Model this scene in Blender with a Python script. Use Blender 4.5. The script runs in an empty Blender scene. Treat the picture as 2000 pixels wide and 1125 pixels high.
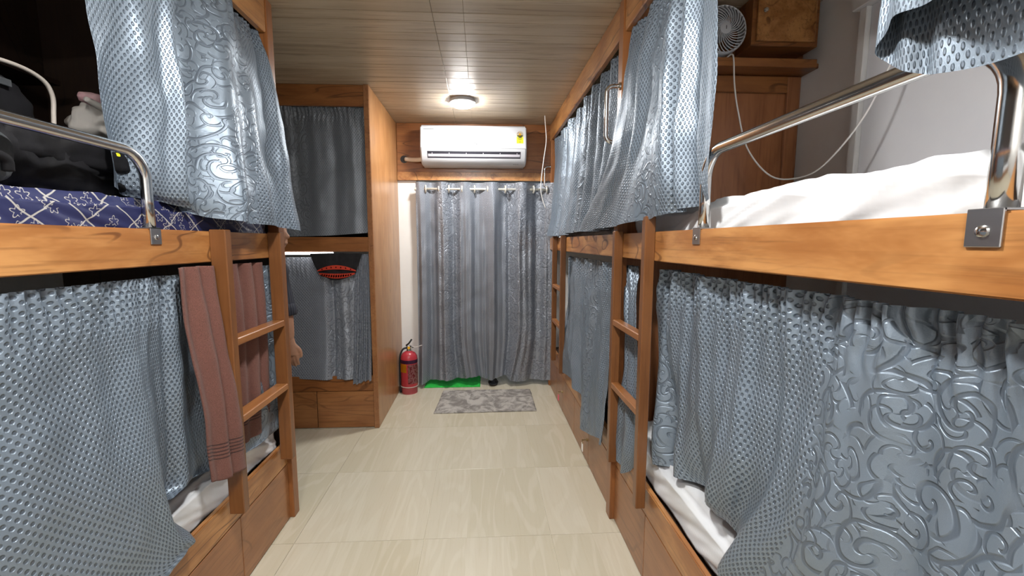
import bpy, bmesh, math, random
from mathutils import Vector, Matrix, noise
random.seed(7)
S = bpy.context.scene
COL = S.collection
PI = math.pi

# ------------------------------------------------------------------ camera
F, CX, CY, HC = 820.0, 982.0, 562.5, 1.38
YAW = math.atan((CX - 941) / F); PITCH = math.atan((CY - 473) / F)
cam = bpy.data.cameras.new('camera'); cam_o = bpy.data.objects.new('camera', cam); COL.objects.link(cam_o)
cam.sensor_width = 36.0; cam.lens = F / 2000 * 36.0; cam.shift_x = (1000 - CX) / 2000.0
cam.clip_start = 0.02
cam_o.location = (0, 0, HC); cam_o.rotation_euler = (PI / 2 - PITCH, 0, -YAW)
S.camera = cam_o
# ------------------------------------------------------------------ world, view
w = bpy.data.worlds.new('world'); S.world = w; w.use_nodes = True
w.node_tree.nodes['Background'].inputs[0].default_value = (0.75, 0.85, 1.0, 1)
w.node_tree.nodes['Background'].inputs[1].default_value = 0.35
S.view_settings.view_transform = 'Standard'; S.view_settings.look = 'None'
S.view_settings.gamma = 1.0; S.view_settings.exposure = 0.42
S.view_settings.use_curve_mapping = False
LAMP_E = 365.0         # emission of the diffuser of each round ceiling lamp (the room's light)
CEIL = 2.455

# ------------------------------------------------------------------ materials
class NT:
    def __init__(s, name):
        s.m = bpy.data.materials.new(name); s.m.use_nodes = True
        s.t = s.m.node_tree; s.b = s.t.nodes['Principled BSDF']
    def n(s, typ, **kw):
        nd = s.t.nodes.new(typ)
        for k, v in kw.items(): setattr(nd, k, v)
        return nd
    def l(s, a, b): s.t.links.new(a, b)
    def put(s, sock, v):
        if hasattr(v, 'is_linked') or hasattr(v, 'links'): s.l(v, sock)
        else: sock.default_value = v
    def math(s, op, a, b=0.0, c=0.0, clamp=False):
        nd = s.n('ShaderNodeMath', operation=op); nd.use_clamp = clamp
        s.put(nd.inputs[0], a); s.put(nd.inputs[1], b); s.put(nd.inputs[2], c)
        return nd.outputs[0]
    def vmath(s, op, a, b=(0, 0, 0)):
        nd = s.n('ShaderNodeVectorMath', operation=op); s.put(nd.inputs[0], a); s.put(nd.inputs[1], b)
        return nd.outputs[0]
    def noise(s, vec, scale=1.0, detail=3.0, rough=0.5, dist=0.0):
        nd = s.n('ShaderNodeTexNoise'); s.l(vec, nd.inputs['Vector'])
        nd.inputs['Scale'].default_value = scale; nd.inputs['Detail'].default_value = detail
        nd.inputs['Roughness'].default_value = rough; nd.inputs['Distortion'].default_value = dist
        return nd.outputs['Fac']
    def sstep(s, v, a, b, lo=0.0, hi=1.0):
        nd = s.n('ShaderNodeMapRange', interpolation_type='SMOOTHSTEP'); s.put(nd.inputs[0], v)
        for i, q in enumerate((a, b, lo, hi)): nd.inputs[i + 1].default_value = q
        return nd.outputs[0]
    def mix(s, f, a, b):
        nd = s.n('ShaderNodeMix', data_type='RGBA'); s.put(nd.inputs[0], f)
        s.put(nd.inputs[6], a if not isinstance(a, tuple) else (*a[:3], 1)); s.put(nd.inputs[7], b if not isinstance(b, tuple) else (*b[:3], 1))
        return nd.outputs[2]
    def bump(s, h, strength=0.5, dist=0.002):
        nd = s.n('ShaderNodeBump'); nd.inputs['Strength'].default_value = strength; nd.inputs['Distance'].default_value = dist
        s.l(h, nd.inputs['Height']); s.l(nd.outputs[0], s.b.inputs['Normal'])
    def set(s, **kw):
        for k, v in kw.items():
            k = k.replace('_', ' ')
            if k == 'Base Color' and isinstance(v, tuple): v = (*v[:3], 1)
            s.put(s.b.inputs[k], v)
        return s.m
def simple(name, col, rough=0.5, metal=0.0, **kw):
    return NT(name).set(Base_Color=col, Roughness=rough, Metallic=metal, **kw)
def pos(t): return t.n('ShaderNodeNewGeometry').outputs['Position']

def wood(name, axis, lt, md, dk, rough=0.32, scale=1.0, line=0.75, coat=0.15):
    t = NT(name); p = pos(t)
    oi = t.n('ShaderNodeObjectInfo')
    off = t.vmath('SCALE', t.n('ShaderNodeCombineXYZ').outputs[0]); 
    cmb = t.n('ShaderNodeCombineXYZ')
    for i in range(3): t.l(t.math('MULTIPLY', oi.outputs['Random'], (7.3, 5.1, 9.7)[i]), cmb.inputs[i])
    p = t.vmath('ADD', p, cmb.outputs[0])
    sc = [8.0 * scale] * 3; sc[axis] = 2.0 * scale
    v = t.vmath('MULTIPLY', p, tuple(sc))
    big = t.noise(v, 0.55, 2.0, 0.5, 0.6)
    ring = t.math('SINE', t.math('MULTIPLY', big, 46.0))
    lines = t.sstep(ring, 0.86, 1.0)
    blotch = t.noise(v, 1.6, 4.0, 0.6, 0.3)
    sc2 = [90.0] * 3; sc2[axis] = 3.0
    fine = t.noise(t.vmath('MULTIPLY', p, tuple(sc2)), 1.0, 3.0, 0.6)
    c = t.mix(t.sstep(blotch, 0.32, 0.7), md, lt)
    c = t.mix(t.math('MULTIPLY', t.sstep(fine, 0.48, 0.75), 0.5), c, dk)
    msk = t.sstep(t.noise(v, 0.9, 1.0), 0.40, 0.60)
    c = t.mix(t.math('MULTIPLY', t.math('MULTIPLY', lines, line), msk), c, dk)
    t.bump(fine, 0.08, 0.001)
    return t.set(Base_Color=c, Roughness=rough, Coat_Weight=coat, Coat_Roughness=0.2)

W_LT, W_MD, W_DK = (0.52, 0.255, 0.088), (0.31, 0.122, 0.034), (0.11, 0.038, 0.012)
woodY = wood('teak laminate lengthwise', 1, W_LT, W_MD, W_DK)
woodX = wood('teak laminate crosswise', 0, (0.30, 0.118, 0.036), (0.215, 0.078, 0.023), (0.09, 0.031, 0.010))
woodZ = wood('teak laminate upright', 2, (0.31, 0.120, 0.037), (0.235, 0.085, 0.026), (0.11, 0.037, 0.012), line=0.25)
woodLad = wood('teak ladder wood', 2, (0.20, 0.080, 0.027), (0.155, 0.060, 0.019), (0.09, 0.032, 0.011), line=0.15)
woodRung = wood('teak rung wood', 1, (0.34, 0.14, 0.045), (0.27, 0.105, 0.032), (0.15, 0.053, 0.016), line=0.1)
woodDrw = wood('brown laminate drawer front', 1, (0.34, 0.150, 0.058), (0.265, 0.108, 0.040), (0.12, 0.045, 0.016), line=0.45)
woodDrwX = wood('brown laminate transverse drawer', 0, (0.33, 0.140, 0.048), (0.25, 0.098, 0.032), (0.10, 0.036, 0.012), line=0.5)
woodSide = wood('golden laminate side panel', 2, (0.44, 0.222, 0.088), (0.34, 0.155, 0.055), (0.19, 0.078, 0.025), line=0.35)
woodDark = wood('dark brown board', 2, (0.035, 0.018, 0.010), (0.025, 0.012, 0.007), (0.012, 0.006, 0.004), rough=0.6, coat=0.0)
woodPart = wood('reddish brown partition', 2, (0.36, 0.145, 0.058), (0.28, 0.108, 0.042), (0.14, 0.05, 0.02), line=0.2)

def ceil_mat():
    t = NT('beige wood look ceiling plank'); p = pos(t); oi = t.n('ShaderNodeObjectInfo')
    cmb = t.n('ShaderNodeCombineXYZ')
    for i in range(3): t.l(t.math('MULTIPLY', oi.outputs['Random'], (9.3, 3.1, 0.0)[i]), cmb.inputs[i])
    a = t.noise(t.vmath('MULTIPLY', p, (2.5, 45.0, 45.0)), 1.0, 5.0, 0.65, 0.4)
    b = t.noise(t.vmath('MULTIPLY', p, (1.2, 16.0, 16.0)), 1.0, 3.0, 0.5, 0.6)
    c = t.mix(t.sstep(b, 0.3, 0.7), (0.42, 0.33, 0.225), (0.53, 0.44, 0.32))
    c = t.mix(t.math('MULTIPLY', t.sstep(a, 0.5, 0.72), 0.7), c, (0.22, 0.155, 0.10))
    t.bump(a, 0.1, 0.001)
    return t.set(Base_Color=c, Roughness=0.36)
M_ceil = ceil_mat()
def tile_mat():
    t = NT('cream wood grain floor tile'); p = pos(t); oi = t.n('ShaderNodeObjectInfo')
    sx = t.n('ShaderNodeSeparateXYZ'); t.l(p, sx.inputs[0])
    strip = t.math('FLOOR', t.math('MULTIPLY', t.math('ADD', sx.outputs[0], 0.275), 1 / 0.19833))
    cmb = t.n('ShaderNodeCombineXYZ')
    t.l(t.math('ADD', t.math('MULTIPLY', strip, 3.7), t.math('MULTIPLY', oi.outputs['Random'], 11.0)), cmb.inputs[1])
    t.l(t.math('MULTIPLY', strip, 1.37), cmb.inputs[0])
    q = t.vmath('ADD', p, cmb.outputs[0])
    big = t.noise(t.vmath('MULTIPLY', q, (5.0, 0.9, 1.0)), 0.8, 2.0, 0.5, 0.4)
    ring = t.math('SINE', t.math('MULTIPLY', big, 55.0))
    fine = t.noise(t.vmath('MULTIPLY', q, (70.0, 4.0, 1.0)), 1.0, 3.0, 0.6)
    tone = t.noise(t.vmath('MULTIPLY', cmb.outputs[0], (3.3, 2.1, 1.0)), 1.0, 0.0)
    c = t.mix(t.sstep(tone, 0.3, 0.7), (0.49, 0.445, 0.335), (0.55, 0.505, 0.40))
    c = t.mix(t.math('MULTIPLY', t.sstep(ring, 0.2, 1.0), 0.32), c, (0.62, 0.585, 0.485))
    c = t.mix(t.math('MULTIPLY', t.sstep(fine, 0.45, 0.8), 0.4), c, (0.46, 0.40, 0.285))
    return t.set(Base_Color=c, Roughness=0.22)
M_tile = tile_mat()
M_grout = simple('pale grout', (0.62, 0.57, 0.45), 0.8)

def fabric(name, base, lo, metal=0.3, rough=0.42):
    t = NT(name); uv = t.n('ShaderNodeUVMap').outputs[0]
    s = t.n('ShaderNodeSeparateXYZ'); t.l(uv, s.inputs[0]); u, v = s.outputs[0], s.outputs[1]
    at = t.n('ShaderNodeAttribute'); at.attribute_name = 'band'
    edge = t.math('MULTIPLY', t.math('SUBTRACT', t.noise(uv, 14.0, 1.0), 0.5), 0.7)
    band = t.sstep(t.math('ADD', at.outputs['Fac'], edge), 0.42, 0.58)
    P_, Q_ = 0.0185, 0.0235
    def lat(off):
        a = t.math('SUBTRACT', t.math('FRACT', t.math('ADD', t.math('MULTIPLY', u, 1 / P_), off)), 0.5)
        b = t.math('SUBTRACT', t.math('FRACT', t.math('ADD', t.math('MULTIPLY', v, 1 / Q_), off)), 0.5)
        a = t.math('MULTIPLY', a, P_ * 100); b = t.math('MULTIPLY', b, Q_ * 74)
        return t.math('SQRT', t.math('ADD', t.math('MULTIPLY', a, a), t.math('MULTIPLY', b, b)))
    d = t.math('MINIMUM', lat(0.0), lat(0.5))
    hd = t.sstep(d, 0.47, 0.22)
    # scrollwork: volutes around scattered centres, two sizes
    def scroll(sc, turns, seed, lo_, hi_):
        nz = t.n('ShaderNodeTexNoise'); t.l(uv, nz.inputs['Vector']); nz.inputs['Scale'].default_value = 7.0 + seed; nz.inputs['Detail'].default_value = 2.0
        cuv = t.vmath('ADD', t.vmath('ADD', uv, (seed * 1.7, seed * 0.9, 0.0)), t.vmath('MULTIPLY', t.vmath('SUBTRACT', nz.outputs['Color'], (0.5, 0.5, 0.5)), (0.042, 0.042, 0.0)))
        vo = t.n('ShaderNodeTexVoronoi', voronoi_dimensions='2D'); t.l(cuv, vo.inputs['Vector']); vo.inputs['Scale'].default_value = sc
        dif = t.vmath('SUBTRACT', t.vmath('MULTIPLY', cuv, (sc, sc, 0)), t.vmath('MULTIPLY', vo.outputs['Position'], (sc, sc, 0)))
        ds = t.n('ShaderNodeSeparateXYZ'); t.l(dif, ds.inputs[0])
        ang = t.math('ARCTAN2', ds.outputs[1], ds.outputs[0])
        cs = t.n('ShaderNodeSeparateColor'); t.l(vo.outputs['Color'], cs.inputs[0])
        sgn = t.math('SUBTRACT', t.math('MULTIPLY', t.math('GREATER_THAN', cs.outputs[0], 0.5), 2.0), 1.0)
        arms = t.math('ADD', 1.0, t.math('FLOOR', t.math('MULTIPLY', cs.outputs[1], 2.99)))
        sp = t.math('SINE', t.math('ADD', t.math('MULTIPLY', t.math('MULTIPLY', ang, sgn), arms), t.math('MULTIPLY', vo.outputs['Distance'], turns)))
        fade = t.sstep(t.noise(uv, 9.0 + seed, 1.0), 0.36, 0.50)
        return t.math('MULTIPLY', t.sstep(sp, lo_, hi_), fade)
    hs = t.math('MAXIMUM', scroll(10.0, 19.0, 0.0, 0.45, 0.95), scroll(19.0, 13.0, 3.0, 0.55, 0.95))
    h = t.math('ADD', t.math('MULTIPLY', hd, band), t.math('MULTIPLY', t.math('MULTIPLY', hs, 0.75), t.math('SUBTRACT', 1.0, band)))
    weave = t.noise(t.vmath('MULTIPLY', uv, (900.0, 400.0, 1.0)), 1.0, 1.0)
    soft = t.noise(uv, 22.0, 3.0, 0.6)
    hh = t.math('ADD', t.math('ADD', h, t.math('MULTIPLY', weave, 0.10)), t.math('MULTIPLY', soft, 0.35))
    t.bump(hh, 0.85, 0.0030)
    c = t.mix(h, base, lo)
    c = t.mix(t.math('MULTIPLY', weave, 0.25), c, lo)
    return t.set(Base_Color=c, Roughness=rough, Metallic=metal)
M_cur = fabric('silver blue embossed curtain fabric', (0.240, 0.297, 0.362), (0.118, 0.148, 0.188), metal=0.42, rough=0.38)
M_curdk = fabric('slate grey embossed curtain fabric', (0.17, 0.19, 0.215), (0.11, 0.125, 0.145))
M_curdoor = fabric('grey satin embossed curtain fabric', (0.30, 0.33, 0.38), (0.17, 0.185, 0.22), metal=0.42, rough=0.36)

def cloth_mat(name, c1, c2, scale=30.0, rough=0.9, bmp=0.3, spec=0.5):
    t = NT(name); p = pos(t); a = t.noise(p, scale, 3.0, 0.6)
    t.bump(t.noise(p, scale * 8, 2.0), bmp, 0.003)
    return t.set(Base_Color=t.mix(t.sstep(a, 0.35, 0.65), c1, c2), Roughness=rough, Specular_IOR_Level=spec)
M_sheet = cloth_mat('white cotton sheet', (0.66, 0.68, 0.71), (0.71, 0.73, 0.75), 6.0, 0.85, 0.03)
M_bag = cloth_mat('black nylon', (0.004, 0.004, 0.005), (0.008, 0.008, 0.010), 12.0, 0.7, 0.15, 0.22)
M_bagg = cloth_mat('charcoal cloth', (0.035, 0.04, 0.045), (0.05, 0.055, 0.06), 20.0, 0.8)
M_white_cloth = cloth_mat('off white cloth', (0.62, 0.60, 0.57), (0.70, 0.68, 0.65), 10.0, 0.85, 0.05)
M_pink = cloth_mat('pink cloth', (0.62, 0.36, 0.40), (0.68, 0.46, 0.48), 30.0)
M_piping = simple('grey piping', (0.42, 0.38, 0.34), 0.6)
def towel_mat():
    t = NT('brown terry towel'); p = pos(t); uv = t.n('ShaderNodeUVMap').outputs[0]
    a = t.noise(p, 380.0, 2.0, 0.7); b = t.noise(p, 60.0, 3.0, 0.6)
    s = t.n('ShaderNodeSeparateXYZ'); t.l(uv, s.inputs[0]); v = s.outputs[1]
    inb = t.math('MULTIPLY', t.math('GREATER_THAN', v, 0.075), t.math('LESS_THAN', v, 0.135))
    st = t.sstep(t.math('SINE', t.math('MULTIPLY', v, 2 * PI / 0.0125)), 0.1, 0.6)
    ln = t.math('MULTIPLY', inb, st)
    c = t.mix(t.sstep(a, 0.3, 0.7), (0.11, 0.042, 0.031), (0.19, 0.080, 0.061))
    c = t.mix(t.sstep(b, 0.45, 0.75), c, (0.15, 0.062, 0.048))
    c = t.mix(ln, c, (0.055, 0.02, 0.017))
    t.bump(t.math('SUBTRACT', a, t.math('MULTIPLY', ln, 1.5)), 0.7, 0.004)
    return t.set(Base_Color=c, Roughness=0.95, Sheen_Weight=0.08)
M_towel = towel_mat()
def navy_mat():
    t = NT('navy quilted ticking with pale flower print'); p = pos(t)
    s = t.n('ShaderNodeSeparateXYZ'); t.l(p, s.inputs[0])
    a = t.math('MULTIPLY', t.math('ADD', s.outputs[1], t.math('MULTIPLY', s.outputs[2], 1.3)), 7.5)
    b = t.math('MULTIPLY', t.math('SUBTRACT', s.outputs[1], t.math('MULTIPLY', s.outputs[2], 1.3)), 7.5)
    wob = t.math('MULTIPLY', t.noise(p, 14.0, 1.0), 0.25)
    def ln(q): return t.sstep(t.math('ABSOLUTE', t.math('SUBTRACT', t.math('FRACT', t.math('ADD', q, wob)), 0.5)), 0.030, 0.012)
    yz = t.n('ShaderNodeCombineXYZ'); t.l(s.outputs[1], yz.inputs[0]); t.l(s.outputs[2], yz.inputs[1])
    vo = t.n('ShaderNodeTexVoronoi', voronoi_dimensions='2D'); t.l(yz.outputs[0], vo.inputs['Vector']); vo.inputs['Scale'].default_value = 26.0
    dif = t.vmath('SUBTRACT', t.vmath('MULTIPLY', yz.outputs[0], (26.0, 26.0, 0)), t.vmath('MULTIPLY', vo.outputs['Position'], (26.0, 26.0, 0)))
    d = t.n('ShaderNodeSeparateXYZ'); t.l(dif, d.inputs[0]); ang = t.math('ARCTAN2', d.outputs[1], d.outputs[0])
    rad = t.math('ADD', 0.28, t.math('MULTIPLY', t.math('SINE', t.math('MULTIPLY', ang, 5.0)), 0.10))
    fl = t.sstep(t.math('ABSOLUTE', t.math('SUBTRACT', vo.outputs['Distance'], rad)), 0.045, 0.015)
    cs = t.n('ShaderNodeSeparateColor'); t.l(vo.outputs['Color'], cs.inputs[0])
    fl = t.math('MULTIPLY', fl, t.math('GREATER_THAN', cs.outputs[0], 0.45))
    k = t.math('MAXIMUM', t.math('MAXIMUM', ln(a), ln(b)), fl)
    c = t.mix(t.math('MULTIPLY', k, 0.75), (0.014, 0.018, 0.075), (0.50, 0.48, 0.42))
    return t.set(Base_Color=c, Roughness=0.55)
M_navy = navy_mat()
M_steel = simple('polished stainless steel', (0.66, 0.66, 0.65), 0.16, 1.0)
M_brush = simple('brushed steel plate', (0.40, 0.40, 0.41), 0.34, 1.0)
M_white = simple('white plastic', (0.56, 0.58, 0.62), 0.28)
M_white2 = simple('white louvre plastic', (0.52, 0.51, 0.57), 0.35)
M_blade = simple('grey fan blade', (0.22, 0.23, 0.26), 0.4)
M_wire = simple('white cable', (0.80, 0.78, 0.75), 0.5)
M_nickel = simple('satin nickel', (0.80, 0.78, 0.70), 0.38, 0.55)
M_black = simple('black rubber', (0.012, 0.012, 0.013), 0.6)
M_dark = simple('dark slot', (0.02, 0.02, 0.03), 0.7)
def wall_mat(name, c1, c2, rough=0.6):
    t = NT(name); p = pos(t); a = t.noise(p, 3.0, 4.0, 0.6)
    t.bump(t.noise(p, 80.0, 2.0), 0.05, 0.002)
    return t.set(Base_Color=t.mix(t.sstep(a, 0.35, 0.7), c1, c2), Roughness=rough)
M_wallw = wall_mat('white painted wall', (0.78, 0.78, 0.77), (0.82, 0.82, 0.81))
M_wallg = wall_mat('grey painted wall', (0.78, 0.78, 0.77), (0.82, 0.82, 0.81))
M_walll = wall_mat('pale lilac white wall board', (0.76, 0.76, 0.80), (0.80, 0.80, 0.83))
M_green = cloth_mat('bright green mat', (0.005, 0.36, 0.03), (0.01, 0.46, 0.05), 40.0, 0.8)
def mat_mat():
    t = NT('mottled grey shag'); p = pos(t)
    a = t.noise(p, 9.0, 4.0, 0.65, 0.8); b = t.noise(p, 300.0, 2.0)
    c = t.mix(t.sstep(a, 0.38, 0.62), (0.23, 0.215, 0.20), (0.50, 0.475, 0.445))
    t.bump(t.math('ADD', b, a), 0.8, 0.008)
    return t.set(Base_Color=c, Roughness=0.95)
M_mat = mat_mat()
M_red = simple('red enamel', (0.42, 0.035, 0.05), 0.3)
M_redlo = simple('dull red skirt', (0.36, 0.06, 0.07), 0.5)
M_yel = simple('yellow label', (0.95, 0.52, 0.02), 0.5)
M_yel2 = simple('lemon yellow label', (0.85, 0.80, 0.02), 0.5)
M_purple = simple('purple band', (0.13, 0.03, 0.14), 0.4)
M_grey = simple('grey print', (0.03, 0.03, 0.035), 0.6)
M_pinktag = simple('pink key tag', (0.85, 0.12, 0.22), 0.4)
M_brass = simple('dull brass', (0.45, 0.36, 0.2), 0.35, 1.0)
M_redprint = simple('red print', (0.90, 0.085, 0.04), 0.7)
M_blackcloth = cloth_mat('black jersey', (0.008, 0.008, 0.009), (0.012, 0.012, 0.014), 30.0, 0.95)
M_skin = cloth_mat('brown skin', (0.30, 0.155, 0.095), (0.34, 0.18, 0.115), 8.0, 0.55, 0.02)
M_hair = simple('black hair', (0.01, 0.008, 0.007), 0.5)
def shirt_mat():
    t = NT('navy pinstripe shirt'); p = pos(t); s = t.n('ShaderNodeSeparateXYZ'); t.l(p, s.inputs[0])
    k = t.sstep(t.math('SINE', t.math('MULTIPLY', t.math('ADD', s.outputs[0], s.outputs[1]), 330.0)), 0.75, 1.0)
    return t.set(Base_Color=t.mix(t.math('MULTIPLY', k, 0.35), (0.010, 0.012, 0.022), (0.12, 0.13, 0.17)), Roughness=0.85)
M_shirt = shirt_mat()
M_trous = simple('dark grey trousers', (0.03, 0.03, 0.035), 0.9)
def label_mat():
    t = NT('pale label with red print'); p = pos(t)
    a = t.noise(t.vmath('MULTIPLY', p, (90.0, 90.0, 60.0)), 1.0, 2.0)
    return t.set(Base_Color=t.mix(t.sstep(a, 0.5, 0.56), (0.66, 0.32, 0.36), (0.40, 0.04, 0.06)), Roughness=0.5)
M_label = label_mat()
def emis(name, col, st):
    t = NT(name); return t.set(Base_Color=(0.9, 0.9, 0.9), Emission_Color=(*col, 1), Emission_Strength=st)
M_lamp = emis('lit lamp diffuser', (1.0, 0.985, 0.955), LAMP_E)
M_lampfar = emis('lit weaker lamp diffuser', (1.0, 0.985, 0.955), LAMP_E * 0.80)
M_tube = emis('lit tube', (1.0, 0.99, 0.97), 6.0)

# ------------------------------------------------------------------ builders
def tag(o, label=None, cat=None, group=None, kind=None):
    if label: o['label'] = label
    if cat: o['category'] = cat
    if group: o['group'] = group
    if kind: o['kind'] = kind
    return o
def thing(name, loc, label, cat, group=None):
    o = bpy.data.objects.new(name, None); COL.objects.link(o); o.location = loc; o.empty_display_size = 0.1
    return tag(o, label, cat, group)
def wloc(o):
    v = Vector((0, 0, 0))
    while o: v += o.location; o = o.parent
    return v
def link(name, me, mat, parent=None, smooth=False):
    if mat is not None and not me.materials: me.materials.append(mat)
    if parent is not None: me.transform(Matrix.Translation(-wloc(parent)))
    if smooth:
        for p in me.polygons: p.use_smooth = True
    o = bpy.data.objects.new(name, me); COL.objects.link(o); o.parent = parent
    return o
def tomesh(bm, name='m'):
    me = bpy.data.meshes.new(name); bm.to_mesh(me); bm.free(); return me
def bbox(bm, x0, x1, y0, y1, z0, z1, bev=0.0, seg=1):
    g = bmesh.ops.create_cube(bm, size=1.0)
    bmesh.ops.scale(bm, vec=(abs(x1 - x0), abs(y1 - y0), abs(z1 - z0)), verts=g['verts'])
    bmesh.ops.translate(bm, vec=((x0 + x1) / 2, (y0 + y1) / 2, (z0 + z1) / 2), verts=g['verts'])
    if bev > 0:
        es = list({e for v in g['verts'] for e in v.link_edges})
        bmesh.ops.bevel(bm, geom=es, offset=bev, segments=seg, affect='EDGES')
def box(name, x0, x1, y0, y1, z0, z1, mat, parent=None, bev=0.003, seg=1):
    bm = bmesh.new(); bbox(bm, x0, x1, y0, y1, z0, z1, bev, seg)
    return link(name, tomesh(bm, name), mat, parent)
def catmull(P, n):
    P = [Vector(p) for p in P]
    if len(P) == 2: return [P[0].lerp(P[1], i / (n - 1)) for i in range(n)]
    out = []; m = len(P) - 1
    for i in range(n):
        t = i / (n - 1) * m; k = min(int(t), m - 1); f = t - k
        p0 = P[k - 1] if k > 0 else 2 * P[0] - P[1]; p1, p2 = P[k], P[k + 1]
        p3 = P[k + 2] if k + 2 <= m else 2 * P[m] - P[m - 1]
        out.append(0.5 * ((2 * p1) + (p2 - p0) * f + (2 * p0 - 5 * p1 + 4 * p2 - p3) * f * f + (3 * p1 - p0 - 3 * p2 + p3) * f ** 3))
    return out
def tube_bm(bm, pts, r, seg=10, cap=True, rr=None):
    pts = [Vector(p) for p in pts]; rings = []; prev = None
    for i, p in enumerate(pts):
        d = (pts[min(i + 1, len(pts) - 1)] - pts[max(i - 1, 0)]).normalized()
        if prev is None:
            a = Vector((0, 0, 1)) if abs(d.z) < 0.9 else Vector((1, 0, 0)); n = d.cross(a).normalized()
        else: n = (prev - d * prev.dot(d)).normalized()
        prev = n; b = d.cross(n); R = rr[i] if rr else r
        rings.append([bm.verts.new(p + (n * math.cos(2 * PI * k / seg) + b * math.sin(2 * PI * k / seg)) * R) for k in range(seg)])
    for i in range(len(rings) - 1):
        for k in range(seg): bm.faces.new((rings[i][k], rings[i][(k + 1) % seg], rings[i + 1][(k + 1) % seg], rings[i + 1][k]))
    if cap: bm.faces.new(rings[0][::-1]); bm.faces.new(rings[-1])
def tube(name, pts, r, mat, parent=None, seg=10, n=None, rr=None):
    bm = bmesh.new(); tube_bm(bm, catmull(pts, n) if n else pts, r, seg, True, rr)
    return link(name, tomesh(bm, name), mat, parent, True)
def lathe(name, prof, c, mat, parent=None, seg=28, axis='z', cap=True):
    bm = bmesh.new(); rings = []
    for r, h in prof:
        ring = []
        for k in range(seg):
            a = 2 * PI * k / seg; x, y, z = r * math.cos(a), r * math.sin(a), h
            if axis == 'y': x, y, z = x, -z, y
            if axis == 'x': x, y, z = z, x, y
            ring.append(bm.verts.new((c[0] + x, c[1] + y, c[2] + z)))
        rings.append(ring)
    for i in range(len(rings) - 1):
        for k in range(seg): bm.faces.new((rings[i][k], rings[i][(k + 1) % seg], rings[i + 1][(k + 1) % seg], rings[i + 1][k]))
    if cap: bm.faces.new(rings[0][::-1]); bm.faces.new(rings[-1])
    bmesh.ops.recalc_face_normals(bm, faces=bm.faces)
    me = tomesh(bm, name); o = link(name, me, mat, parent, True)
    me.set_sharp_from_angle(angle=math.radians(35)); return o
def extrude_profile(name, prof, x0, x1, mat, parent=None, bev=0.0):   # profile in (y, z), swept along x
    bm = bmesh.new()
    a = [bm.verts.new((x0, y, z)) for y, z in prof]; b = [bm.verts.new((x1, y, z)) for y, z in prof]; n = len(prof)
    for i in range(n): bm.faces.new((a[i], a[(i + 1) % n], b[(i + 1) % n], b[i]))
    f0 = bm.faces.new(a[::-1]); f1 = bm.faces.new(b)
    bmesh.ops.recalc_face_normals(bm, faces=bm.faces)
    if bev:
        es = [e for e in bm.edges if (f0 in e.link_faces or f1 in e.link_faces)]
        bmesh.ops.bevel(bm, geom=es, offset=bev, segments=3, affect='EDGES')
    me = tomesh(bm, name); o = link(name, me, mat, parent, True); me.set_sharp_from_angle(angle=math.radians(40)); return o
def grid_mesh(name, pts, nu, nv, uvs=None, close=False):
    me = bpy.data.meshes.new(name); faces = []
    for j in range(nv - 1):
        for i in range(nu - 1):
            a = j * nu + i; faces.append((a, a + 1, a + nu + 1, a + nu))
    me.from_pydata([tuple(p) for p in pts], [], faces)
    if uvs:
        l = me.uv_layers.new(name='UVMap'); dat = [0.0] * (2 * len(me.loops))
        for lp in me.loops: dat[2 * lp.index], dat[2 * lp.index + 1] = uvs[lp.vertex_index]
        l.data.foreach_set('uv', dat)
    me.update(); return me
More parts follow.
